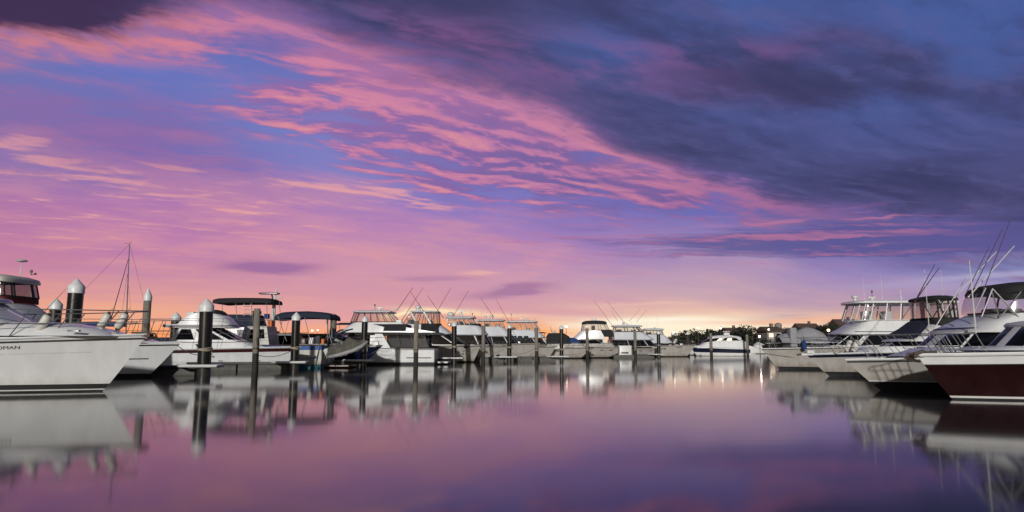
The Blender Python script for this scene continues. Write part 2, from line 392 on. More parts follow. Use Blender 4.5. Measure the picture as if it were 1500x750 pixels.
def clear_vinyl():
    m = bpy.data.materials.new('clear vinyl'); m.use_nodes = True; nt = m.node_tree; nt.nodes.clear()
    o = nt.nodes.new('ShaderNodeOutputMaterial'); t = nt.nodes.new('ShaderNodeBsdfTransparent'); t.inputs[0].default_value = (0.86, 0.85, 0.85, 1)
    g = nt.nodes.new('ShaderNodeBsdfGlossy'); g.inputs['Roughness'].default_value = 0.16; g.inputs[0].default_value = (0.7, 0.7, 0.7, 1)
    d = nt.nodes.new('ShaderNodeBsdfDiffuse'); d.inputs[0].default_value = (0.5, 0.5, 0.5, 1)
    mx = nt.nodes.new('ShaderNodeMixShader'); m2 = nt.nodes.new('ShaderNodeMixShader'); m2.inputs[0].default_value = 0.03
    fr = nt.nodes.new('ShaderNodeLayerWeight'); fr.inputs['Blend'].default_value = 0.16; fr_out = fr.outputs['Facing']
    tc = nt.nodes.new('ShaderNodeTexCoord'); n = nt.nodes.new('ShaderNodeTexNoise'); n.inputs['Scale'].default_value = 2.2; nt.links.new(tc.outputs['Object'], n.inputs[0])
    b = nt.nodes.new('ShaderNodeBump'); b.inputs['Strength'].default_value = 0.3; b.inputs['Distance'].default_value = 0.1
    nt.links.new(n.outputs[0], b.inputs['Height']); nt.links.new(b.outputs[0], g.inputs['Normal']); nt.links.new(b.outputs[0], fr.inputs['Normal'])
    fm = nt.nodes.new('ShaderNodeMath'); fm.operation = 'MULTIPLY_ADD'; nt.links.new(fr_out, fm.inputs[0]); fm.inputs[1].default_value = 0.55; fm.inputs[2].default_value = 0.03; nt.links.new(fm.outputs[0], mx.inputs[0]); nt.links.new(t.outputs[0], m2.inputs[1]); nt.links.new(d.outputs[0], m2.inputs[2])
    nt.links.new(m2.outputs[0], mx.inputs[1]); nt.links.new(g.outputs[0], mx.inputs[2]); nt.links.new(mx.outputs[0], o.inputs[0])
    MATS['clear vinyl'] = m
    k = m.copy(); k.name = 'smoked vinyl'; MATS['smoked vinyl'] = k
    for nd in k.node_tree.nodes:
        if nd.type == 'BSDF_TRANSPARENT': nd.inputs[0].default_value = (0.50, 0.50, 0.52, 1)
clear_vinyl()

# ------------------------------------------------------------------ mesh builder
COL = S.collection
class MB:
    def __init__(s): s.v = []; s.f = []; s.m = []; s.cur = 0
    def grid(s, rows, closed=False, mats=None):
        """rows of equal length joined by quads; mats(i,j) picks a slot"""
        b = len(s.v); n = len(rows[0])
        for r in rows: s.v.extend([tuple(p) for p in r])
        for i in range(len(rows) - 1):
            for j in range(n if closed else n - 1):
                k = (j + 1) % n
                s.f.append((b + i*n + j, b + i*n + k, b + (i+1)*n + k, b + (i+1)*n + j))
                s.m.append(mats(i, j) if mats else s.cur)
        return b
    def fan(s, ring, c):
        b = len(s.v); s.v.extend([tuple(p) for p in ring]); s.v.append(tuple(c)); n = len(ring)
        for j in range(n): s.f.append((b + j, b + (j+1) % n, b + n)); s.m.append(s.cur)
    def box(s, x0, x1, y0, y1, z0, z1):
        b = len(s.v)
        s.v.extend([(x0,y0,z0),(x1,y0,z0),(x1,y1,z0),(x0,y1,z0),(x0,y0,z1),(x1,y0,z1),(x1,y1,z1),(x0,y1,z1)])
        for q in ((3,2,1,0),(4,5,6,7),(0,1,5,4),(1,2,6,5),(2,3,7,6),(3,0,4,7)):
            s.f.append(tuple(b + i for i in q)); s.m.append(s.cur)
    def rbox(s, x0, x1, y0, y1, z0, z1, r=0.03, n=3):
        """box with rounded upright edges and a softened top"""
        def ring(z, ins):
            pts = []
            for cx, cy, a0 in ((x1-r, y1-r, 0), (x0+r, y1-r, 90), (x0+r, y0+r, 180), (x1-r, y0+r, 270)):
                for k in range(n + 1):
                    a = R(a0 + 90.0*k/n); pts.append((cx + (r-ins)*math.cos(a), cy + (r-ins)*math.sin(a), z))
            return pts
        rings = [ring(z0, 0), ring(z1 - r*0.6, 0), ring(z1 - r*0.2, r*0.2), ring(z1, r*0.6)]
        s.grid(rings, True)
        s.fan(rings[-1], ((x0+x1)/2, (y0+y1)/2, z1)); s.fan(rings[0][::-1], ((x0+x1)/2, (y0+y1)/2, z0))
    def tube(s, pts, r, n=6, cap=True):
        pts = [Vector(p) for p in pts]; rr = r if isinstance(r, (list, tuple)) else [r]*len(pts)
        rings = []
        for i, p in enumerate(pts):
            d = (pts[min(i+1, len(pts)-1)] - pts[max(i-1, 0)]).normalized()
            u = d.cross(Vector((0, 0, 1)))
            if u.length < 1e-3: u = Vector((1, 0, 0))
            u.normalize(); w = d.cross(u)
            rings.append([p + (u*math.cos(2*math.pi*k/n) + w*math.sin(2*math.pi*k/n))*rr[i] for k in range(n)])
        s.grid(rings, True)
        if cap: s.fan(rings[0][::-1], pts[0]); s.fan(rings[-1], pts[-1])
    def lathe(s, prof, n=16, c=(0, 0, 0)):
        rings = [[(c[0] + r*math.cos(2*math.pi*k/n), c[1] + r*math.sin(2*math.pi*k/n), c[2] + z) for k in range(n)] for r, z in prof]
        s.grid(rings, True)
        s.fan(rings[0][::-1], (c[0], c[1], c[2] + prof[0][1])); s.fan(rings[-1], (c[0], c[1], c[2] + prof[-1][1]))
    def build(s, name, mats, parent=None, smooth_angle=38, loc=None):
        me = bpy.data.meshes.new(name); me.from_pydata(s.v, [], s.f)
        if isinstance(mats, str): mats = [mats]
        for m in mats: me.materials.append(MATS[m])
        me.polygons.foreach_set('material_index', s.m)
        bm = bmesh.new(); bm.from_mesh(me)
        bmesh.ops.remove_doubles(bm, verts=bm.verts, dist=1e-5)
        bmesh.ops.dissolve_degenerate(bm, edges=bm.edges, dist=1e-6)
        bmesh.ops.recalc_face_normals(bm, faces=bm.faces)
        bm.to_mesh(me); bm.free()
        me.polygons.foreach_set('use_smooth', [True]*len(me.polygons))
        me.set_sharp_from_angle(angle=R(smooth_angle))
        o = bpy.data.objects.new(name, me); COL.objects.link(o)
        if parent is not None: o.parent = parent
        if loc is not None: o.location = loc
        return o

def tag(o, label=None, cat=None, group=None, kind=None):
    for k, v in (('label', label), ('category', cat), ('group', group), ('kind', kind)):
        if v: o[k] = v
    return o

def thing(name, label, cat, loc=(0, 0, 0), rz=0.0, group=None):
    o = bpy.data.objects.new(name, None); o.empty_display_size = 0.3; COL.objects.link(o)
    o.location = loc; o.rotation_euler = (0, 0, rz)
    return tag(o, label, cat, group)

def lerp(a, b, t): return a + (b - a)*t

# ------------------------------------------------------------------ boats
class Boat:
    """local axes: x forward with 0 at the stem on the waterline, y to port, z up from the water.
    pixel helpers turn points read off the photograph into metres in the boat's own profile plane"""
    def __init__(b, name, label, cat, px, wl, side, L, B, tip, zs, turn=0.0, group=None):
        b.side, b.L, b.B = side, L, B
        b.o = at(px, wl); b.Z = b.o.y
        b.root = thing(name, label, cat, b.o, (0 if side > 0 else math.pi) + R(turn), group)
        q = b.P(tip[0], tip[1], 0)
        b.over, b.zb, b.zs = max(0.05, q[0]), q[1], zs
    def P(b, px, py, w=0.0):
        x, z = on_plane(px, py, b.Z - w)            # the near side stands w metres closer
        return b.side*(x - b.o.x), z
    # hull shape
    def sheer(b, t): return lerp(b.zs, b.zb, max(0.0, (t - 0.12)/0.88)**1.7)
    def hb(b, t, f):
        h = b.B/2
        s = h*(1 - max(0.0, (t - 0.42)/0.58)**2.9)*(0.93 + 0.07*min(1, t/0.3))
        w = h*0.90*(1 - max(0.0, (t - 0.30)/0.70)**2.0)*(0.95 + 0.05*min(1, t/0.3))
        p = lerp(0.8, 1.5, t)
        return w + (s - w)*max(0, f)**p
    def hx(b, t, f): return -b.L*(1 - t) + b.over*(max(0, f)**0.9)*(t**4)
    def hp(b, t, z, sgn=1):
        zs = b.sheer(t); f = max(0.0, min(1.0, z/zs))
        y = b.hb(t, f) if z >= 0 else b.hb(t, 0)*max(0.0, 1 + z*1.2)
        return (b.hx(t, f), sgn*y, z)
    def hull(b, mats=('gelcoat', 'black antifoul'), bands=None, boot=0.14, N=26):
        """bands: list of (fraction or height, slot) from the water up; 'z' tuples are absolute metres"""
        m = MB(); ts = [i/(N - 1) for i in range(N)]; ts = [1 - (1 - t)**1.35 for t in ts]
        bands = bands or [(('z', boot), 1), (('f', 1.0), 0)]
        lev, slot = [], []
        lev.append(('z', -0.45)); lev.append(('z', 0.0)); slot.append(bands[0][1])
        prev = ('z', 0.0)
        for h, sl in bands:
            for k in (0.34, 0.67, 1.0) if h == ('f', 1.0) or (h[0] == 'f' and h[1] > 0.5) else (1.0,):
                lev.append((prev, h, k)); slot.append(sl)
            prev = h
        def zz(l, t):
            if len(l) == 3: return lerp(zz(l[0], t), zz(l[1], t), l[2])
            return l[1] if l[0] == 'z' else l[1]*b.sheer(t)
        for sg in (-1, 1):
            rows = [[b.hp(t, zz(l, t), sg) for t in ts] for l in lev]
            m.grid(rows, mats=lambda i, j: slot[i])
        # transom
        tr = [b.hp(0, zz(l, 0), -1) for l in lev]; tl = [b.hp(0, zz(l, 0), 1) for l in lev]
        m.grid([tr, tl], mats=lambda i, j: slot[j])
        h = m.build('hull', list(mats), b.root, 30)
        b.hullo = h
        return h
    def deck(b, mat='deck paint', lip=0.05):
        m = MB(); N = 22; rows = []
        for i in range(N):
            t = 1 - (1 - i/(N - 1))**1.3; z = b.sheer(t) - lip; x, y, _ = b.hp(t, b.sheer(t)); y = max(0, y - 0.03)
            if i == N - 1: x -= 0.05
            rows.append([(x, -y, z), (x, -y*0.5, z + 0.05*min(1, y)), (x, 0, z + 0.07*min(1, y)), (x, y*0.5, z + 0.05*min(1, y)), (x, y, z)])
        m.grid(rows); m.build('deck', mat, b.root)
    def rub(b, mat='dark rubber', r=0.03, f=0.985, name='rub_rail'):
        m = MB()
        for sg in (-1, 1):
            m.tube([(lambda q: (q[0], q[1] + sg*r*0.3, q[2]))(b.hp(t, b.sheer(t)*f, sg)) for t in [i/24 for i in range(25)]], r, 6)
        return m.build(name, mat, b.root)
    def stripe(b, f0, f1, t0, t1, mat, name='hull_stripe'):
        m = MB()
        for sg in (-1, 1):
            A = []
            for f in (f0, f1):
                row = []
                for i in range(13):
                    t = lerp(t0, t1, i/12); q = b.hp(t, b.sheer(t)*f, sg); row.append((q[0], q[1] + sg*0.006, q[2]))
                A.append(row)
            m.grid(A)
        return m.build(name, mat, b.root)
    def ports(b, ts, f=0.74, w=0.34, h=0.10):
        for t in ts:
            m = MB()
            q0, q1 = b.hp(t, b.sheer(t)*f, -b.side), b.hp(t + w/b.L, b.sheer(t)*f, -b.side)
            sg = -1 if b.side > 0 else 1
            c = Vector(b.hp(t, b.sheer(t)*f, sg)); e = Vector(b.hp(t + w/b.L, b.sheer(t)*f, sg)) - c; u = Vector(b.hp(t, b.sheer(t)*f + h, sg)) - c
            nrm = e.cross(u).normalized() * (0.010 if e.cross(u).y*sg > 0 else -0.010)
            ring = [c + nrm + e*(0.5 + 0.5*math.copysign(abs(math.cos(a))**0.6, math.cos(a))) + u*(0.5*math.copysign(abs(math.sin(a))**0.6, math.sin(a))) for a in [2*math.pi*k/14 for k in range(14)]]
            m.grid([[p - nrm*1.6 for p in ring], ring], True); m.fan(ring, c + nrm + e*0.5)
            m.build('porthole', 'tinted window', b.hullo)
    # superstructure
    @staticmethod
    def ring_pt(l, s):
        z, xr, xf, wr, wf, r = l
        sg = -1 if s <= 0.5 else 1; u = s if s <= 0.5 else 1 - s
        r = min(r, (xf - xr)*0.8)
        if u < 0.3:
            k = u/0.3; return (lerp(xr, xf - r, k), sg*lerp(wr, wf, k**1.5), z)
        a = (u - 0.3)/0.2*math.pi/2
        return (xf - r + r*math.sin(a)**0.75, sg*wf*math.cos(a)**0.62 if u < 0.4999 else 0.0, z)
    @staticmethod
    def mixl(levels, h):
        i = min(int(h), len(levels) - 2); k = h - i
        return tuple(lerp(p, q, k) for p, q in zip(levels[i], levels[i+1]))
    SS = [0, .04, .09, .14, .19, .24, .28, .30, .32, .34, .36, .38, .40, .42, .44, .46, .48, .5]
    SS = SS + [1 - q for q in SS[-2::-1]]
    def fit(b, z, x0, x1, w, wf, r, pa, pf, y=0.0):
        """shift the two ends until the outermost points of the plan show at the photo columns pa and pf"""
        ct, st = math.cos(b.root.rotation_euler.z), math.sin(b.root.rotation_euler.z)
        for _ in range(6):
            q = [(seen_at(b.o.x + ct*p[0] - st*p[1], b.o.y + st*p[0] + ct*p[1], z), p) for p in (b.ring_pt((z, x0, x1, w, wf, r), s) for s in b.SS)]
            hi = max(q, key=lambda e: e[0]*b.side); lo = min(q, key=lambda e: e[0]*b.side)
            x1 += (pf - hi[0])*b.side*b.o.y/FOCAL*0.9
            x0 += (pa - lo[0])*b.side*b.o.y/FOCAL*0.9
            if x1 - x0 < 0.2: x0 = x1 - 0.2
        return x0, x1
    def lv(b, rows, wf=0.85):
        """rows (py, px_aft, px_front, half width[, corner radius]) -> metric levels"""
        out = []
        for q in rows:
            py, pa, pf, w = q[:4]; r = q[4] if len(q) > 4 else 0.8
            x0, z = b.P(pa, py, w*0.6); x1 = b.P(pf, py, 0)[0]; x0, x1 = b.fit(z, x0, x1, w, w*wf, r, pa, pf)
            out.append((z, x0, x1, w, w*wf, r))
        return out
    def loft(b, name, levels, mat, parent=None, cap=True, crown=0.04, angle=38):
        m = MB(); rings = [[b.ring_pt(l, s) for s in b.SS] for l in levels]
        m.grid(rings, True)
        if cap:
            z, x0, x1 = levels[-1][:3]; m.fan(rings[-1], ((x0 + x1)/2, 0, z + crown))
        return m.build(name, mat, parent or b.root, angle)
    def pane(b, levels, h0, h1, s0, s1, mat='tinted window', name='window', parent=None, off=0.012, both=True, n=8):
        """a window lying just proud of the lofted wall, with a little thickness"""
        res = None
        for mir in ((False, True) if both else (False,)):
            m = MB(); outer = []; inner = []
            for i in range(3):
                h = lerp(h0, h1, i/2); l = b.mixl(levels, h); ro = []; ri = []
                for j in range(n + 1):
                    s = lerp(s0, s1, j/n); s = 1 - s if mir else s
                    p = Vector(b.ring_pt(l, s)); e = 0.004
                    d = Vector(b.ring_pt(l, min(1, s + e))) - Vector(b.ring_pt(l, max(0, s - e)))
                    nn = Vector((d.y, -d.x, 0)); nn = nn.normalized() if nn.length > 1e-6 else Vector((1, 0, 0))
                    ro.append(p + nn*off); ri.append(p - nn*0.004)
                outer.append(ro); inner.append(ri)
            m.grid(outer)
            rim = outer[0] + [r[-1] for r in outer[1:]] + outer[-1][::-1][1:] + [r[0] for r in outer[::-1][1:-1]]
            rin = inner[0] + [r[-1] for r in inner[1:]] + inner[-1][::-1][1:] + [r[0] for r in inner[::-1][1:-1]]
            m.grid([rim, rin], True)
            res = m.build(name, mat, parent or b.root, 60)
        return res
    def enclosure(b, levels, posts=(0.0, .10, .20, .30, .39, .46), glass='clear vinyl', frame='black trim', r=0.025, rails=True, name='enclosure', span=None):
        m = MB(); SP = [s for s in b.SS if span is None or span[0] <= s <= span[1]]
        m.grid([[b.ring_pt(b.mixl(levels, h), s) for s in SP] for h in [i*(len(levels) - 1)/3 for i in range(4)]], span is None)
        e = m.build(name, glass, b.root, 60)
        f = MB(); top = len(levels) - 1
        for s in list(posts) + [1 - p for p in posts]:
            f.tube([b.ring_pt(b.mixl(levels, top*k/3*0.999), s) for k in range(4)], r, 5)
        if rails:
            for h in (0.02, top*0.985):
                f.tube([b.ring_pt(b.mixl(levels, h), s) for s in b.SS] + [b.ring_pt(b.mixl(levels, h), 0)], r*0.9, 5, False)
        f.build('enclosure_frame', frame, e)
        return e
    def hardtop(b, y0, y1, pa, pf, w, mat='gelcoat', r=0.6, name='hardtop', droop=0.0):
        """a roof slab with rounded edge and some crown"""
        x0, z0 = b.P(pa, y1, w*.8); x1 = b.P(pf, y1, 0)[0]; z1 = b.P(pf, y0, w*.5)[1]; h = z1 - z0
        x0, x1 = b.fit(z0, x0, x1, w, w*0.88, r, pa, pf)
        lev = [(z0 + h*0.15, x0 + .08, x1 - .08, w - .08, w*0.88 - .08, r), (z0 + h*0.05, x0 + .01, x1 - .01, w - .01, w*0.88 - .01, r), (z0 + h*0.35, x0, x1, w, w*0.88, r),
               (z0 + h*0.65, x0 + .05, x1 - .06, w - .06, w*0.88 - .06, r), (z1 - h*0.12, x0 + .25, x1 - .35, w*0.7, w*0.6, r)]
        m = MB(); rings = [[b.ring_pt(l, s) for s in b.SS] for l in lev]
        if droop:
            xm, xl = (x0 + x1)/2, (x1 - x0)/2
            rings = [[(p[0], p[1], p[2] - droop*abs((p[0] - xm)/xl)**2.6) for p in rg] for rg in rings]
        m.grid(rings, True); m.fan(rings[-1], ((x0 + x1)/2, 0, z1)); m.fan(rings[0][::-1], ((x0 + x1)/2, 0, z0 + h*0.15))
        b.top_z, b.top_x0, b.top_x1, b.top_w = z1, x0, x1, w
        return m.build(name, mat, b.root, 50)
    def rod(b, name, p0, p1, y0, y1, r=0.015, mat='outrigger pole', taper=0.5, parent=None):
        """a thin pole between two photo points, set at y0/y1 across the boat"""
        k = -1 if b.side > 0 else 1
        a = b.P(p0[0], p0[1], y0); c = b.P(p1[0], p1[1], y1)
        m = MB(); m.tube([(a[0], k*y0, a[1]), (c[0], k*y1, c[1])], [r, r*taper], 5)
        return m.build(name, mat, parent or b.root)
    def rail(b, y, pa, h=None, r=0.018, mid=True, lean=0.25, n=7, past=0.12, mat='stainless', subs=True, t1=0.985):
        """bow rail on raked stanchions, following the sheer from px=pa to the stem"""
        xa, z = b.P(pa, y, b.B*0.4); t0 = max(0.02, 1 + xa/b.L)
        def top(t, sg, k=1.0):
            s = b.sheer(t); q = b.hp(t, s, sg); hh = (lerp(z, z, t) - s)
            yy = q[1]*0.94 + (0.0 if abs(q[1]) > 0.2 else sg*0.10)
            return Vector((q[0] + past*(t**6)*k + lean*0.3*k, yy, s + hh*k))
        m = MB(); T = [lerp(t0, t1, i/20) for i in range(21)]
        for k in ((1.0, 0.5) if mid else (1.0,)):
            left = [top(t, -1, k) for t in T]; right = [top(t, 1, k) for t in T]
            if k == 1.0:
                m.tube(left + [(left[-1] + right[-1])*0.5 + Vector((0.06, 0, 0))] + right[::-1], r, 6)
            else:
                m.tube(left, r*0.75, 5); m.tube(right, r*0.75, 5)
        for sg in (-1, 1):
            q = b.hp(t0, b.sheer(t0), sg); m.tube([top(t0, sg), (q[0] - 0.25, q[1]*0.95, q[2])], r, 6)
        o = m.build('bow_rail', mat, b.root)
        for i in range(n):
            t = lerp(t0 + 0.02, t1, (i + 0.5)/n)
            for sg in (-1, 1):
                q = b.hp(t, b.sheer(t), sg); p = top(t, sg); f = Vector((q[0] - lean, q[1]*0.93 + (0 if abs(q[1]) > .2 else sg*.08), q[2] - 0.02))
                s_ = MB(); s_.tube([f, p], r*0.9, 5); s_.lathe([(0.03, 0), (0.03, 0.015), (0.015, 0.02)], 8, f)
                if subs: s_.build('stanchion', mat, o)
                else: s_.build('stanchion', mat, o)
        return o
    def anchor(b, mat='rusty iron'):
        m = MB(); x, z = b.over, b.zb
        m.box(x - 0.45, x + 0.12, -0.07, 0.07, z - 0.06, z + 0.005)
        m.tube([(x - 0.5, 0, z + 0.06), (x + 0.25, 0, z + 0.03), (x + 0.33, 0, z - 0.10)], 0.03, 6)
        for sg in (-1, 1):
            m.grid([[(x + 0.34, sg*0.02, z - 0.03), (x + 0.20, sg*0.15, z - 0.08), (x - 0.02, sg*0.14, z - 0.17)],
                    [(x + 0.30, sg*0.02, z - 0.11), (x + 0.16, sg*0.11, z - 0.15), (x - 0.02, sg*0.02, z - 0.21)]])
        m.tube([(x + 0.1, -0.12, z - 0.03), (x + 0.1, 0.12, z - 0.03)], 0.06, 8)
        return m.build('anchor', mat, b.root)
    def dome(b, px, py, w_px, y=0.0, base=None):
        x, z = b.P(px, py, y); k = FOCAL/b.Z; r = w_px/2/k; z0 = base if base is not None else b.top_z - 0.03
        m = MB(); m.lathe([(r*0.5, z0 - z), (r*0.5, 0.0), (r*0.95, 0.02), (r, r*0.35), (r*0.9, r*0.7), (r*0.5, r*0.95), (0.02, r*1.02)], 14, (x, -y if b.side > 0 else y, z))
        return m.build('radar_dome', 'white plastic', b.root, 50)
    def array(b, px, py, w_px):
        x, z = b.P(px, py); k = FOCAL/b.Z; h = w_px/2/k
        m = MB(); m.lathe([(0.16, b.top_z - 0.03 - z), (0.13, -0.08), (0.06, -0.02)], 10, (x, 0, z)); m.rbox(x - h, x + h, -0.06, 0.06, z - 0.03, z + 0.06, 0.03)
        return m.build('radar_scanner', 'white plastic', b.root)
    def aerial(b, px, py, y=0.0, z0=None, r=0.012, mat='white plastic'):
        x, z = b.P(px, py, y); yy = -y if b.side > 0 else y; z0 = b.top_z - 0.05 if z0 is None else z0
        m = MB(); m.tube([(x, yy, z0), (x, yy, z0 + 0.25), (x, yy, z)], [r*1.6, r*1.3, r*0.6], 5)
        return m.build('antenna', mat, b.root)
    def light_mast(b, px, py, y=0.0):
        x, z = b.P(px, py, y); yy = -y if b.side > 0 else y; z0 = b.top_z - 0.05
        m = MB(); m.tube([(x, yy, z0), (x, yy, z - 0.1)], 0.02, 6); m.lathe([(0.05, -0.12), (0.06, -0.10), (0.06, 0.0), (0.03, 0.03)], 8, (x, yy, z))
        m.lathe([(0.05, 0), (0.07, 0.03), (0.03, 0.09)], 8, (x + 0.22, yy, z0 + 0.02))
        m.tube([(x, yy, z0 + 0.03), (x + 0.22, yy, z0 + 0.03)], 0.015, 5); return m.build('mast_light', 'dark metal', b.root)
    def searchlight(b, px, py, y=0.5):
        x, z = b.P(px, py, y); yy = -y if b.side > 0 else y
        m = MB(); m.tube([(x, yy, b.top_z - .06), (x, yy, z)], 0.03, 6); m.tube([(x - 0.12, yy, z), (x + 0.10, yy, z)], [0.08, 0.11], 10)
        return m.build('searchlight', 'white plastic', b.root)

# ------------------------------------------------------------------ light
sun = bpy.data.lights.new("sun", 'SUN'); so = bpy.data.objects.new("sun", sun); COL.objects.link(so)
sun.energy = 2.8; sun.angle = R(1.2); sun.color = (1.0, 0.98, 0.94)
sd = Vector((math.sin(SUN_AZ)*math.cos(SUN_EL), math.cos(SUN_AZ)*math.cos(SUN_EL), math.sin(SUN_EL)))
so.rotation_euler = sd.to_track_quat('Z', 'Y').to_euler()

# ------------------------------------------------------------------ water and far shore
def build_water():
    m = bpy.data.materials.new('harbour water'); m.use_nodes = True; nt = m.node_tree; p = nt.nodes['Principled BSDF']
    p.inputs['Base Color'].default_value = (0.010, 0.011, 0.016, 1); p.inputs['IOR'].default_value = 1.38
    p.inputs['Roughness'].default_value = 0.055
    tc = nt.nodes.new('ShaderNodeTexCoord'); mp = nt.nodes.new('ShaderNodeMapping'); nt.links.new(tc.outputs['Object'], mp.inputs[0])
    mp.inputs['Scale'].default_value = (0.25, 0.9, 1)
    n = nt.nodes.new('ShaderNodeTexNoise'); n.inputs['Scale'].default_value = 1.1; n.inputs['Detail'].default_value = 3
    nt.links.new(mp.outputs[0], n.inputs['Vector'])
    b = nt.nodes.new('ShaderNodeBump'); b.inputs['Strength'].default_value = 0.05; b.inputs['Distance'].default_value = 0.02
    nt.links.new(n.outputs['Fac'], b.inputs['Height']); nt.links.new(b.outputs[0], p.inputs['Normal'])
    mr = nt.nodes.new('ShaderNodeMapRange'); mr.inputs['To Min'].default_value = 0.05; mr.inputs['To Max'].default_value = 0.085
    n2 = nt.nodes.new('ShaderNodeTexNoise'); n2.inputs['Scale'].default_value = 0.12; nt.links.new(tc.outputs['Object'], n2.inputs['Vector'])
    nt.links.new(n2.outputs['Fac'], mr.inputs[0]); nt.links.new(mr.outputs[0], p.inputs['Roughness'])
    MATS['harbour water'] = m
    b = MB(); b.grid([[(-2500, -400, 0), (2500, -400, 0)], [(-2500, 2500, 0), (2500, 2500, 0)]])
    tag(b.build('water', 'harbour water'), kind='structure')
build_water()

rng = random.Random(7)
def shore_h(x, y):
    """height of the far bank: low at left, a rise at right"""
    k = max(0.0, min(1.0, (x - 20)/110.0)); k = k*k*(3 - 2*k)
    up = max(0.0, min(1.0, (y - 176)/60.0)); up = up*up*(3 - 2*up)
    return -0.6 + up*(2.0 + 5.0*k + 0.8*math.sin(x*0.05 + 1) + 0.5*math.sin(x*0.17))
def build_shore():
    m = MB(); rows = []
    for i in range(14):
        y = 172 + i*14
        rows.append([(x, y + 6*math.sin(x*0.03) , shore_h(x, y)) for x in range(-420, 421, 12)])
    m.grid(rows); tag(m.build('shore', 'shore soil'), kind='structure')
build_shore()

def leaf_crown(name, parent, cx, cy, cz, rx, rz, n, mat, rg, size):
    m = MB()
    clumps = []
    for _ in range(9 + int(rx)):
        a = rg.uniform(0, 2*math.pi); u = rg.uniform(-0.75, 1.0); q = rg.uniform(0.35, 0.85)
        clumps.append((cx + rx*q*math.cos(a), cy + rx*q*math.sin(a), cz + rz*u*0.72, rg.uniform(0.28, 0.48)))
    for k in range(n):
        c = clumps[k % len(clumps)]
        d = Vector((rg.gauss(0, 1), rg.gauss(0, 1), rg.gauss(0, 1))); d.normalize()
        q = rg.random()**0.4*c[3]
        p = Vector((c[0] + d.x*rx*q, c[1] + d.y*rx*q, c[2] + d.z*rz*q*1.1))
        e1 = Vector((rg.gauss(0, 1), rg.gauss(0, 1), rg.gauss(0, 1))).normalized()*size*rg.uniform(0.6, 1.3)
        e2 = e1.cross(Vector((rg.gauss(0, 1), rg.gauss(0, 1), rg.gauss(0, 1)))).normalized()*size*rg.uniform(0.5, 1.0)
        b = len(m.v); m.v.extend([tuple(p - e1), tuple(p + e2*0.7), tuple(p + e1), tuple(p - e2*0.7)])
        m.f.append((b, b+1, b+2, b+3)); m.m.append(0)
    me = bpy.data.meshes.new(name); me.from_pydata(m.v, [], m.f); me.materials.append(MATS[mat])
    o = bpy.data.objects.new(name, me); COL.objects.link(o); o.parent = parent
    return o

def tree(px, Y, top_py, width_px, label, seed, mat='dark foliage', n=650, trunk=0.3, group='trees on the far shore'):
    rg = random.Random(seed); k = FOCAL/Y
    x = (px - 750)/k; g = max(0.0, shore_h(x, Y)) if Y > 172 else 0
    top = CAM_H + (HORIZON - top_py)/k; h = max(3.0, top - g); rx = width_px/2/k
    t = thing('tree', label, 'tree', (x, Y, g - 0.1), 0, group)
    m = MB(); bend = rg.uniform(-.3, .3)
    m.tube([(0, 0, -0.3), (bend*0.4, 0, h*0.25), (bend, 0.1, h*0.55), (bend*1.2, 0, h*0.85)], [0.05*h*0.7, 0.035*h*0.7, 0.022*h, 0.006*h], 7)
    for _ in range(6):
        a = rg.uniform(0, 6.28); z = rg.uniform(0.3, 0.6)*h
        m.tube([(bend*0.7, 0, z), (bend + rx*0.45*math.cos(a), rx*0.45*math.sin(a), z + h*0.16), (bend + rx*0.75*math.cos(a), rx*0.75*math.sin(a), z + h*0.25)], [0.012*h, 0.008*h, 0.003*h], 5)
    m.build('trunk', 'bark', t)
    n = int(n*1.7)
    leaf_crown('crown', t, bend, 0, h*(0.5 + trunk*0.35), rx, h*(0.5 - trunk*0.32), n, mat, rg, 0.035*h + 0.12)
    return t

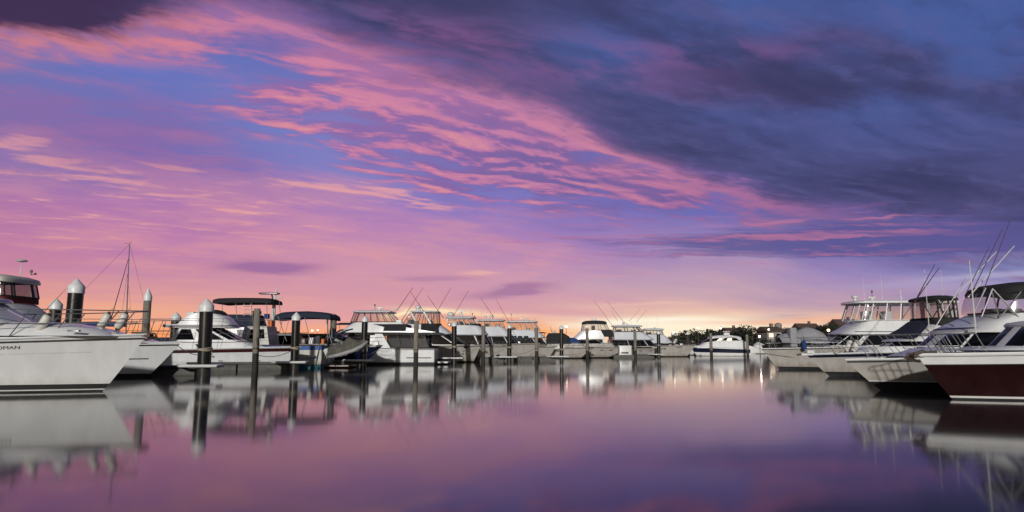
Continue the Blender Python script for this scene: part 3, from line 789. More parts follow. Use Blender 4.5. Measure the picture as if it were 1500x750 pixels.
# ------------------------------------------------------------------ piles, pontoons, lamps
def pile(px, top, d_px, kind, label, group, wl=None):
    """a mooring pile; the waterline follows from its height in the photograph"""
    if wl is None: wl = HORIZON + 0.356*(HORIZON - top)/(1 - 0.356)
    o = at(px, wl); k = FOCAL/o.y; o.x, H = on_plane(px, top, o.y); r = d_px/2/k
    t = thing('mooring_pile', label, 'mooring pile', o, 0, group); t.rotation_euler = (R(rng.uniform(-.7, .7)), R(rng.uniform(-.8, .8)), 0)
    m = MB()
    if kind == 'sleeve':
        hc = r*1.75
        m.lathe([(r, -1.0), (r, 0.5), (r*0.985, 1.0), (r*0.985, H - hc)], 24); m.build('sleeve', 'pile sleeve', t, 30)
        m = MB(); z = rng.uniform(1.2, 1.8)
        for q in range(3): m.tube([(r*1.06*math.cos(a), r*1.06*math.sin(a), z + .05*q + .03*math.sin(a*2 + q)) for a in [2*math.pi*i/18 for i in range(19)]], .025, 5, False)
        m.tube([(r*1.06, 0, z), (r*1.12, .02, z - .35)], .022, 5); m.build('rope_turns', 'rope', t, 60)
        m = MB(); z = H - hc; m.lathe([(r*1.04, z - r*0.35), (r*1.08, z - r*0.30), (r*1.08, z + r*0.62), (r*1.02, z + r*0.72), (r*0.16, H - 0.03), (0.01, H)], 28)
        m.build('cap', 'pile cap', t, 32)
    elif kind == 'cone':
        hc = r*2.6
        m.lathe([(r, -1.0), (r*0.98, 1.2), (r*0.95, H - hc)], 14); m.build('shaft', 'pile timber', t, 30)
        m = MB(); m.lathe([(r*1.06, H - hc - r*0.8), (r*1.06, H - hc + 0.1), (r*0.15, H - 0.03), (0.01, H)], 18); m.build('cap', 'pile cap', t, 30)
    else:
        ring = []
        rows = []
        for i in range(9):
            z = lerp(-1.0, H, i/8)
            rows.append([((r*(1 + 0.05*math.sin(3*a + i*0.3 + px)))*math.cos(a), (r*(1 + 0.05*math.sin(2*a + px)))*math.sin(a), z) for a in [2*math.pi*q/14 for q in range(14)]])
        m.grid(rows, True); m.fan(rows[-1], (0, 0, H + 0.01)); m.build('shaft', 'pile timber', t, 40)
        m = MB(); z = H*0.36
        m.lathe([(r*1.10, z), (r*1.12, z + 0.03), (r*1.10, z + 0.07)], 14); m.build('band', 'rusty iron', t, 40)
    return t, o, r

def pontoon(o, L, label, w=1.1, h=0.5, r=0.3):
    """floating finger: its end hangs on the pile by a hoop, it runs back to the left between two berths"""
    t = thing('floating_pontoon', label, 'pontoon', (o.x, o.y, 0), R(-2), 'floating pontoons between the berths')
    yo = 0.62 + r
    m = MB(); m.rbox(-L, -r - 0.1, yo - w/2, yo + w/2, h - 0.12, h, 0.05); m.build('deck', 'pontoon deck', t)
    m = MB()
    n = max(2, int(L/2.4))
    for i in range(n):
        x0 = -L + (L - r - 0.3)*i/n + 0.05; m.box(x0, x0 + (L - r - 0.3)/n - 0.12, yo - w/2 + 0.05, yo + w/2 - 0.05, -0.35, h - 0.125)
    m.build('float', 'pontoon concrete', t)
    m = MB(); m.rbox(-L, -r - 0.05, yo - w/2 - 0.06, yo - w/2 - 0.002, h - 0.13, h - 0.02, 0.02); m.build('fender_strip', 'dark rubber', t)
    m = MB(); R0 = r + 0.10
    pts = [(-1.5, yo - w/2 - 0.03, h), (-1.0, -R0, h), (0.35, -R0, h), (0.75, -R0 + 0.1, h), (0.8, 0, h), (0.75, R0, h), (-0.5, R0 + 0.05, h)]
    m.tube(pts, 0.075, 8); m.build('pile_hoop', 'white plastic', t)
    # cleats and a dock box are parts of their own
    for k in (0.35, 0.7):
        c = MB(); x = -L*k; y = yo - w/2 + 0.12
        c.tube([(x - 0.14, y, h + 0.08), (x + 0.14, y, h + 0.08)], 0.02, 6); c.tube([(x - 0.05, y, h), (x - 0.05, y, h + 0.08)], 0.018, 6); c.tube([(x + 0.05, y, h), (x + 0.05, y, h + 0.08)], 0.018, 6)
        c.build('cleat', 'dark metal', t)
    return t

def lamp(px, py, Y, label, mat, size=0.16, base=None, grp='lamp posts along the shore and docks'):
    size *= 0.62
    k = FOCAL/Y; x = (px - 750)/k; z = CAM_H + (HORIZON - py)/k
    g = base if base is not None else (max(0, shore_h(x, Y)) if Y > 174 else 0.0)
    t = thing('lamp_post', label, 'lamp post', (x, Y, g - 0.05), 0, grp); H = z - g + 0.05
    m = MB(); m.lathe([(0.10, -0.4), (0.10, 0.3), (0.055, 0.4), (0.04, H - size)], 8); m.build('pole', 'dark metal', t)
    m = MB(); m.lathe([(0.03, H - size), (size*0.8, H - size*0.6), (size, H), (size*0.8, H + size*0.6), (0.03, H + size)], 12); m.build('globe', mat, t, 80)
    m = MB(); m.lathe([(size*0.95, H + size*0.72), (size*1.0, H + size*0.8), (0.03, H + size*1.5)], 12); m.build('lamp_cap', 'dark metal', t, 40)
    return t

# ------------------------------------------------------------------ the left row of boats
LR = 'boats berthed along the left arm of the marina'
RR = 'boats berthed along the right arm of the marina'

def fender(b, px, py, y, label, tilt=28, l=0.56, r=0.13):
    """a stowed cylindrical fender: rests in the rail, so it stands on its own"""
    x, z = b.P(px, py, y); yy = -y if b.side > 0 else y
    c, s = math.cos(b.root.rotation_euler.z), math.sin(b.root.rotation_euler.z)
    t = thing('fender', label, 'fender', (b.o.x + x*c - yy*s, b.o.y + x*s + yy*c, z), b.root.rotation_euler.z, 'white fenders stowed in the bow rail')
    a = R(tilt); ax = Vector((math.sin(a), 0, math.cos(a)))
    prof = [(-l*0.5, r*0.35), (-l*0.46, r*0.75), (-l*0.38, r), (l*0.36, r), (l*0.45, r*0.8), (l*0.5, r*0.4)]
    m = MB(); m.tube([ax*q for q, _ in prof], [k for _, k in prof], 14); m.build('bladder', 'fender vinyl', t, 60)
    for e in (-1, 1):
        m = MB(); m.tube([ax*(e*l*0.47), ax*(e*l*0.60)], [r*0.55, r*0.30], 10); m.build('end_collar', 'dark rubber', t, 60)
    m = MB(); m.tube([ax*(l*0.58), ax*(l*0.75) + Vector((0.05, 0, 0.05))], 0.012, 5); m.build('lanyard', 'rope', t)
    return t

# L1: big white cruiser at the left edge of the picture
b = Boat('motor_cruiser', 'large white motor cruiser filling the left edge, black lettering on its bow', 'motor cruiser', 150, 573, 1, 12, 4.0, (216, 490), 1.42, -1, LR)
b.hull(('gelcoat', 'black antifoul', 'gelcoat'), [(('z', .05), 1), (('z', .085), 2), (('z', .24), 1), (('f', 1.0), 0)])
b.deck(); b.rub('dark rubber', 0.028, 0.93); b.rub('gelcoat', 0.035, 1.0, 'toe_rail')
b.stripe(0.70, 0.715, 0.2, 0.93, 'cool gelcoat', 'hull_crease')
b.loft('cabin_trunk', b.lv([(492,-330,196,1.45,2.6),(482,-330,172,1.25,2.6),(475,-330,130,1.0,2.2),(472,-330,110,.85,2)]), 'gelcoat', crown=0.05)
b.loft('deckhouse', H := b.lv([(474,-260,66,1.45,1.0),(452,-255,26,1.38,.9),(432,-250,-6,1.3,.8)]), 'gelcoat')
b.pane(H, 0.25, 1.75, .32, .485, 'cool gelcoat', 'windscreen_cover'); b.pane(H, .35, 1.7, .06, .27)
b.hardtop(430, 440, -230, 20, 1.5, 'gelcoat', 0.9, 'flybridge_brow')
b.rail(452, -240, mid=True, n=8, past=0.0, r=0.020, lean=0.5)
b.anchor()
m = MB(); xx, zz = b.P(118, 486, 1.0); m.rbox(xx-.18, xx+.18, -1.35, -1.22, zz, zz+.05, 0.02); m.build('cleat', 'stainless', b.root)
def hull_text(b, txt, t0, f, h, mat='marking black'):
    """lettering that follows the flare of the near side of the hull"""
    sg = -1 if b.side > 0 else 1
    cu = bpy.data.curves.new('hull_name', 'FONT'); cu.body = txt; cu.size = 1.0; cu.offset = 0.0
    tmp = bpy.data.objects.new('hull_name', cu); COL.objects.link(tmp)
    bpy.context.view_layer.update()
    me = bpy.data.meshes.new_from_object(tmp); bpy.data.objects.remove(tmp)
    bm_ = bmesh.new(); bm_.from_mesh(me)
    bmesh.ops.subdivide_edges(bm_, edges=[e for e in bm_.edges if e.calc_length() > 0.15], cuts=1)
    for v in bm_.verts:
        t = t0 + v.co.x*h*1.15/b.L*(1 if b.side > 0 else -1); z0 = b.sheer(t)*f
        q = b.hp(t, z0 + v.co.y*h, sg); v.co = (q[0], q[1] + sg*0.012, q[2])
    bm_.to_mesh(me); bm_.free(); me.materials.clear(); me.materials.append(MATS[mat])
    o = bpy.data.objects.new('hull_name', me); COL.objects.link(o); o.parent = b.hullo
hull_text(b, 'LOMAN', 0.758, 0.80, 0.145)
fender(b, 64, 473, 1.0, 'white cylindrical fender stowed furthest aft in the rail of the large left cruiser')
fender(b, 152, 470, -0.75, 'white fender leaning in the bow rail, the aft one of the pair near the pulpit')
fender(b, 178, 470, -0.35, 'white fender closest to the anchor of the large left cruiser')

# L2
b = Boat('motor_cruiser', 'white motor cruiser with red canvas skirt round its flybridge, bow behind the large left cruiser', 'motor cruiser', 215, 552, 1, 12, 4.0, (268, 500), 1.5, -3, LR)
b.hull(boot=0.16); b.deck(); b.rub('black trim', 0.03, 0.90)
b.stripe(0.50, 0.53, 0.80, 0.955, 'marking black')
b.loft('cabin_trunk', b.lv([(502,-150,240,1.3,2),(494,-150,215,1.05,2)]), 'gelcoat')
b.loft('deckhouse', H := b.lv([(498,-150,130,1.6,1),(471,-140,84,1.5,.9)]), 'gelcoat'); b.pane(H, .2, .85, .31, .49); b.pane(H, .2, .8, .05, .28)
b.loft('flybridge', b.lv([(471,-140,80,1.6,.5),(456,-135,70,1.5,.5),(443,-130,54,1.42,.5)]), 'cool gelcoat')
E = b.lv([(442,-128,57,1.42,.3),(433,-128,57,1.44,.3)]); b.loft('canvas_skirt', E, 'red canvas', cap=False)
b.enclosure(b.lv([(433,-128,57,1.43,.3),(409,-122,53,1.36,.3)]), posts=(0,.10,.2,.29,.37,.46), glass='smoked vinyl', r=0.045)
b.hardtop(398, 409, -125, 60, 1.5, 'old gelcoat', .4, droop=0.10)
b.aerial(24, 382, 0, r=0.022)
x, z = b.P(24, 381, 0); m = MB(); m.lathe([(.05, -.06), (.25, -.02), (.27, .01), (.2, .06), (.02, .09)], 16, (x, 0, z)); m.build('satellite_antenna', 'white plastic', b.root, 50)
b.light_mast(39, 395)
b.rail(467, 20, n=6, r=0.016)
b.rod('outrigger', (62, 455), (95, 423), .9, 1.5, 0.016); b.rod('outrigger', (92, 450), (103, 434), -.9, -1.5, 0.014)

# sailing yacht behind
b = Boat('sailing_yacht', 'small sailing yacht with a bare leaning mast behind the left cruisers', 'yacht', 215, 541, 1, 8.0, 2.6, (229, 515), 0.9, 4, LR)
b.hull(('gelcoat', 'black antifoul')); b.deck(); b.rub()
b.loft('cabin', H := b.lv([(517,70,180,.9,1),(508,80,165,.8,1)]), 'gelcoat'); b.pane(H, .25, .8, .06, .27)
mx_, mz_ = b.P(185, 505); tx, tz = b.P(191, 358)
m = MB(); m.tube([(mx_, 0, mz_), (tx, 0, tz)], [.042, .030], 8); mast = m.build('mast', 'aluminium', b.root)
m = MB(); m.tube([(mx_, 0, mz_ + 1.2), (b.P(120, 490)[0], 0, mz_ + 1.25)], .05, 8); m.tube([(mx_ - .1, 0, mz_ + 1.33), (b.P(122, 488)[0], 0, mz_ + 1.36)], [.16, .10], 8); m.build('boom', 'blue canvas', b.root)
m = MB(); m.tube([(tx + .05, 0, tz - .1), (b.over, 0, b.zb)], .008, 4); m.tube([(tx, 0, tz), (-b.L, 0, b.zs)], .008, 4)
for s_ in (-1, 1): m.tube([(tx, 0, tz - 2.0), (mx_ + .1, s_*1.25, 1.0)], .008, 4)
m.build('rigging', 'dark metal', b.root)
m = MB(); q = b.P(189.3, 380); q2 = b.P(163, 474); m.tube([(q[0], 0, q[1]), (q2[0], 0, q2[1])], [.018, .03], 6); m.build('furled_sail', 'navy canvas', b.root)
m = MB(); m.tube([(tx - .35, 0, tz + .06), (tx + .1, 0, tz + .06)], .012, 4); m.tube([(tx + .1, 0, tz), (tx + .1, 0, tz + .2)], .01, 4); m.build('wind_vane', 'dark metal', b.root)

# L3: white launch with dark red stripes
b = Boat('flybridge_launch', 'white launch with dark red stripes, low flybridge and raked windscreen behind the tall black pile', 'motor launch', 412, 541, 1, 10.6, 3.4, (441, 508), 1.28, -1, LR)
b.hull(('gelcoat', 'black antifoul', 'red stripe'), [(('z', .05), 1), (('z', .11), 2), (('f', .80), 0), (('f', .95), 2), (('f', 1.0), 0)])
b.deck(); b.rub('gelcoat', 0.04, 1.0)
b.loft('cabin_trunk', H := b.lv([(514,185,398,1.35,1.6),(501,190,374,1.2,1.4)]), 'gelcoat'); b.pane(H, .35, .75, .20, .235, name='porthole')
m = MB(); q = b.lv([(502,190,374,1.22,1.4),(500,190,374,1.22,1.4)]); b.loft('trim_stripe', q, 'red stripe', cap=False)
b.loft('deckhouse', H := b.lv([(501,246,368,1.25,.7),(479,264,326,1.15,.6)]), 'gelcoat')
b.pane(H, .15, .85, .03, .13); b.pane(H, .15, .85, .18, .285); b.pane(H, .15, .88, .315, .40); b.pane(H, .15, .88, .415, .492)
b.loft('house_roof', b.lv([(480,240,352,1.35,.8),(477,238,350,1.38,.8),(475,240,346,1.3,.8)]), 'gelcoat')
b.loft('roof_trim', b.lv([(478.6,238,350.5,1.395,.8),(477,238,350.5,1.395,.8)]), 'red stripe', cap=False)
b.loft('flybridge', b.lv([(476,258,350,1.3,1.1),(466,270,342,1.22,1.0),(459,285,331,1.12,.9)]), 'gelcoat')
b.loft('bridge_cover', b.lv([(459.5,290,334,1.05,.7),(456,300,330,.95,.7),(454,308,326,.8,.6)]), 'black canvas')
for a_, c_ in ((272, 284),):
    x0, z0 = b.P(a_, 477, .6); x1, z1 = b.P(c_, 457, .6); m = MB(); m.rbox(x0, x1, -.7, .2, z0, z1, .04); m.build('helm_seat', 'white plastic', b.root)
m = MB(); x, z = b.P(296, 459); m.lathe([(.04, -.3), (.05, -.05)], 8, (x, -.5, z)); m.grid([[(x - .12, -.62, z), (x + .1, -.62, z + .02)], [(x - .05, -.40, z + .32), (x + .02, -.40, z + .24)]]); m.build('bridge_horn', 'white plastic', b.root)
b.rail(467, 205, n=6, r=0.014, mid=True, past=0.1)
b.stripe(.58, .64, .58, .61, 'marking black', 'hull_vent'); b.stripe(.58, .64, .62, .63, 'marking black', 'hull_vent')

# L4: work trawler behind it
b = Boat('fishing_trawler', 'cluttered trawler with dark canopy and white radar mast behind the red striped launch', 'trawler', 418, 535.0, 1, 10.5, 3.4, (434, 506), 1.3, 0, LR)
b.hull(('old gelcoat', 'teal antifoul')); b.deck(); b.rub()
b.loft('wheelhouse', H := b.lv([(507,300,402,1.35,.7),(477,312,385,1.25,.7)]), 'gelcoat')
b.pane(H, .3, .8, .20, .27, 'grey canvas', 'window_cover'); b.pane(H, .35, .85, .06, .12, 'lit window', 'lit_window', both=False); b.pane(H, .35, .88, .32, .48)
b.loft('dodger', b.lv([(479,322,392,1.36,.5),(461,330,386,1.28,.5)]), 'navy canvas', cap=False)
b.hardtop(435.5, 444, 311, 414, 1.6, 'black canvas', .35, 'bimini', droop=0.06)
m = MB()
for px_ in (325, 345, 368, 390, 409):
    for s_ in (-1, 1):
        q0 = b.P(px_ + 3, 476, s_*1.2); q1 = b.P(px_, 441, s_*1.3); m.tube([(q0[0], -s_*1.2, q0[1]), (q1[0], -s_*1.3, q1[1])], .025, 5)
m.build('bimini_frame', 'stainless', b.root)
m = MB()
for px_ in (358, 368): q0 = b.P(px_, 463, 1.3); q1 = b.P(px_, 445, 1.3); m.tube([(q0[0], -1.35, q0[1]), (q1[0], -1.35, q1[1])], .02, 5)
for py_ in (449, 454, 459): q0 = b.P(358, py_, 1.3); q1 = b.P(368, py_, 1.3); m.tube([(q0[0], -1.35, q0[1]), (q1[0], -1.35, q1[1])], .016, 5)
m.build('ladder', 'stainless', b.root)
m = MB(); q0, q1, q2 = b.P(399, 482), b.P(402, 440), b.P(405, 424); m.tube([(q0[0], 0, q0[1]), (q1[0], 0, q1[1]), (q2[0], 0, q2[1])], [.22, .13, .05], 8); mast = m.build('mast', 'white plastic', b.root)
q = b.P(396, 430); m = MB(); m.rbox(q[0] - .85, q[0] + .7, -.35, .35, q[1] - .06, q[1] + .06, .05); m.tube([(q[0] + .1, 0, q[1]), (q[0] + .35, 0, q[1] - .9)], .06, 6); m.build('solar_panel', 'dark metal', b.root)
q = b.P(406, 436); m = MB(); m.tube([(q[0] - .2, 0, q[1]), (q[0] + .45, 0, q[1] + .02)], .05, 8); m.build('radar_scanner', 'white plastic', b.root)
b.aerial(362, 405, -.5); b.aerial(406, 412, 0, r=.02)
for i, (px_, py_, w_, h_, mt) in enumerate(((396,477,7,16,'orange plastic'),(392,490,5,9,'white plastic'),(402,490,8,10,'rusty iron'),(411,494,8,8,'dark grey canvas'),(418,496,6,7,'black canvas'),(407,497,6,6,'varnished wood'),(375,458,12,5,'yellow plastic'),(424,498,5,6,'yellow plastic'),(389,463,6,7,'blue canvas'))):
    x0, z0 = b.P(px_ - w_/2, py_ + h_/2, .8); x1, z1 = b.P(px_ + w_/2, py_ - h_/2, .8); m = MB(); m.rbox(x0, x1, -1.0 + .12*(i % 3), -.4 + .1*(i % 3), z0, z1, .06); m.build('deck_gear', mt, b.root)
m = MB()
for px_ in (410, 431): q0 = b.P(px_, 506, 1.3); q1 = b.P(px_ + 7, 488, 1.0); m.tube([(q0[0], -1.3, q0[1]), (q1[0], -1.0, q1[1])], .05, 6)
q0, q1 = b.P(385, 488, 1.3), b.P(446, 487, 1.3); m.tube([(q0[0], -1.1, q0[1]), (q1[0], -.2, q1[1])], .025, 5); m.build('rail', 'varnished wood', b.root)

# L5: stern-out workboat with the navy canopy and a hoisted tender
def stern_boat(name, label, cat, stern_px, wl, L, B, tip_h, zs, turn=0):
    k = (wl - HORIZON)/CAM_H; px0 = stern_px - L*k
    return Boat(name, label, cat, px0, wl, -1, L, B, (px0 - 1.4*k, wl - tip_h*k), zs, turn, LR)
b = stern_boat('workboat', 'white workboat moored stern out under a navy canopy, blue gunwale and teal bottom', 'workboat', 484, 538.6, 9, 3.0, 1.7, 1.55)
b.hull(('old gelcoat', 'teal antifoul', 'blue trim'), [(('z', .26), 1), (('f', .80), 0), (('f', 1.0), 2)]); b.deck('varnished wood'); b.rub('varnished wood', .035, 1.0)
b.stripe(.42, .46, .05, .14, 'blue trim')
b.loft('wheelhouse', H := b.lv([(508,410,350,1.1,.6),(478,405,358,1.0,.6)]), 'old gelcoat'); b.pane(H, .4, .85, .05, .27)
b.hardtop(455, 466, 499, 402, 1.45, 'navy canvas', .3, 'canopy', droop=0.16)
m = MB()
for p0, p1 in (((420,500),(407,463)),((455,503),(446,463)),((486,503),(476,463))):
    for s_ in (-1, 1):
        q0 = b.P(*p0, s_*1.3); q1 = b.P(*p1, s_*1.3); m.tube([(q0[0], s_*1.3, q0[1]), (q1[0], s_*1.3, q1[1])], .025, 5)
m.build('canopy_frame', 'dark metal', b.root)
for px_ in (480, 486):
    m = MB(); q0 = b.P(px_, 506, .4); q1 = b.P(px_, 461, .4); m.tube([(q0[0], .4, q0[1]), (q1[0], .4, q1[1])], .045, 8); m.build('davit_post', 'stainless', b.root)
for p in (((477,503),(486,492),(498,484),(503,483)),((480,506),(494,490),(508,484),(517,482))):
    m = MB(); m.tube([(b.P(*q, .3)[0], .3, b.P(*q, .3)[1]) for q in p], [.09, .08, .06, .05], 8); m.build('davit_arm', 'navy canvas', b.root)
m = MB(); x0, z0 = b.P(466, 536.5, 1.2); x1, _ = b.P(511, 534, 1.2); m.rbox(min(x0, x1), max(x0, x1), -1.2, 1.2, z0 - .02, z0 + .09, .04); m.build('swim_platform', 'varnished wood', b.root)
m = MB()
for px_ in (462, 470): q0 = b.P(px_, 536, 1.4); q1 = b.P(px_ + 8, 506, 1.2); m.tube([(q0[0], 1.5, q0[1]), (q1[0], 1.45, q1[1])], .03, 6)
m.build('boarding_ladder', 'stainless', b.root)
for i, (px_, py_, w_, h_, mt) in enumerate(((444,500,8,8,'varnished wood'),(456,499,7,9,'white plastic'),(466,497,6,10,'dark grey canvas'),(436,499,6,8,'blue canvas'),(473,500,5,7,'orange plastic'))):
    x1, z0 = b.P(px_ - w_/2, py_ + h_/2, .8); x0, z1 = b.P(px_ + w_/2, py_ - h_/2, .8); m = MB(); m.rbox(x0, x1, .2, .9, z0, z1, .05); m.build('deck_gear', mt, b.root)
b.aerial(489, 430, .2, z0=b.P(489, 470)[1])
# tender on the davits
k = FOCAL/46.5; tx_ = (513 - 750)/k; tz_ = CAM_H + (HORIZON - 512)/k
t = thing('inflatable_tender', 'grey covered inflatable tender hanging bow up from the davits of the workboat', 'tender', (tx_, 46.4, tz_), R(-8), None)
t.rotation_euler = (R(22), R(-13), R(-6))
path = [(-1.35,.62,0),(-.4,.66,0),(.5,.60,.04),(1.05,.40,.12),(1.35,.0,.20)]
full = path + [(x, -y, z) for x, y, z in path[-2::-1]]
m = MB(); m.tube(full, [.10,.135,.135,.13,.12,.13,.135,.135,.10], 12); m.build('buoyancy_tube', 'inflatable grey', t, 60)
m = MB(); rows = []
for i in range(25):
    x = lerp(-1.35, 1.30, i/24); w_ = .62*(1 - max(0, (x - .2)/1.15)**2.2) + .02
    rows.append([(x, w_*c, .10 + .60*(1 - abs(c)**1.5)*(1 - .5*abs(x - .1)/1.4) + .10*math.sin(5*x + 3*c)*(1 - abs(c)**2) + .03*math.sin(17*x - 9*c)) for c in [(-1.2 + .15*q) for q in range(17)]])
m.grid(rows); m.build('cover', 'tender cover', t, 60)
m = MB(); rows = [[(lerp(-1.3, 1.2, i/6), .5*c*(1 - max(0, (i - 3)/3.3)**2), -.12 - .14*(1 - abs(c))) for c in (-1, -.5, 0, .5, 1)] for i in range(7)]
m.grid(rows); m.build('hull', 'white plastic', t, 60)
om = MB(); om.rbox(-1.62, -1.34, -.16, .16, .02, .42, .08); om.build('outboard_motor', 'white plastic', t, 50)
m = MB(); m.rbox(-1.55, -1.42, -.06, .06, -.55, .02, .03); m.build('outboard_leg', 'dark metal', t)

# L6: navy hull
b = Boat('motor_cruiser', 'navy blue hulled cruiser with white boot line, bow beside the grey tender', 'motor cruiser', 528, 536.4, 1, 8.5, 3.0, (561, 506), 1.5, 0, LR)
b.hull(('navy paint', 'gelcoat', 'gelcoat'), [(('z', .17), 1), (('f', .93), 0), (('f', 1.0), 2)]); b.deck(); b.rub('gelcoat', .035, 1.0)
b.loft('deckhouse', H := b.lv([(507,380,545,1.15,1.5),(489,385,500,1.05,1.2)]), 'black trim'); b.pane(H, .2, .85, .05, .29); b.pane(H, .2, .85, .32, .49)
b.rail(494, 470, n=5, r=.014)

# L7: flybridge convertible, stern out
b = stern_boat('flybridge_cruiser', 'white flybridge cruiser moored stern out with black roof over a clear cockpit enclosure', 'flybridge cruiser', 641, 533.6, 11.6, 3.9, 2.1, 1.32)
b.hull(boot=0.2); b.deck(); b.rub('dark rubber', .03, .96); b.stripe(.40, .46, .02, .20, 'marking black')
b.loft('deckhouse', H := b.lv([(512,566,470,1.6,1),(488,560,500,1.5,.9)]), 'gelcoat')
b.pane(H, .12, .92, .06, .29); b.pane(H, .15, .9, .32, .485)
b.loft('flybridge', b.lv([(491,652,497,1.72,.6),(488,652,495,1.75,.6),(487,650,497,1.7,.6)]), 'black trim')
b.loft('flybridge_side', b.lv([(487,645,498,1.70,1.0),(480,604,506,1.6,1.0),(472,594,518,1.45,.9)]), 'gelcoat')
b.loft('bridge_canvas', b.lv([(485,603,545,1.72,.3),(475,603,540,1.6,.3)]), 'black canvas', cap=False)
b.enclosure(b.lv([(472,588,513,1.45,.6),(457,575,519,1.42,.6)]), posts=(0,.06,.12,.18,.24,.30,.40,.47), r=.03)
b.hardtop(454.3, 457.5, 581, 517, 1.6, 'cool gelcoat', .6)
b.enclosure(b.lv([(511,634,562,1.6,.2),(489,628,560,1.62,.2)]), posts=(0,.10,.2,.29), r=.03, name='cockpit_enclosure')
m = MB(); x0_, z0_ = b.P(628, 511, .9); x1_, z1_ = b.P(566, 490, .9); m.rbox(min(x0_, x1_), max(x0_, x1_), -1.3, .7, z0_, z1_, .05); m.build('cockpit_bulkhead', 'dark grey canvas', b.root)
b.loft('cockpit_coaming', b.lv([(513,641,560,1.75,.2),(509,640,560,1.75,.2)]), 'black canvas', cap=False)
m = MB(); q = [b.P(549,489,1.75), b.P(560,489,1.75), b.P(575,515,1.75), b.P(561,515,1.75)]
m.grid([[(q[0][0], 1.72, q[0][1]), (q[1][0], 1.72, q[1][1])], [(q[3][0], 1.72, q[3][1]), (q[2][0], 1.72, q[2][1])]])
m.grid([[(q[0][0], 1.80, q[0][1]), (q[1][0], 1.80, q[1][1])], [(q[3][0], 1.80, q[3][1]), (q[2][0], 1.80, q[2][1])]])
for i in range(4): j = (i + 1) % 4; m.grid([[(q[i][0], 1.72, q[i][1]), (q[j][0], 1.72, q[j][1])], [(q[i][0], 1.80, q[i][1]), (q[j][0], 1.80, q[j][1])]])
m.build('side_pillar', 'gelcoat', b.root)
m = MB(); x1, z0 = b.P(641, 531, 1.6); x0, _ = b.P(656, 531, 1.6); m.rbox(x0, x1, -1.6, 1.6, z0 - .05, z0 + .08, .05); m.build('swim_platform', 'white plastic', b.root)
b.light_mast(549, 446); b.searchlight(579, 454, .9); b.array(556, 451, 9); b.aerial(551, 425, -.3)
b.rod('outrigger', (582, 454), (605, 421), 1.2, 2.6, .03); b.rod('outrigger', (588, 470), (620, 421), -1.2, -2.6, .03)
m = MB(); q = b.P(584, 478, .6); m.rbox(q[0] - .3, q[0] + .3, .4, .9, q[1], q[1] + .55, .06); m.build('bridge_seat', 'white plastic', b.root)

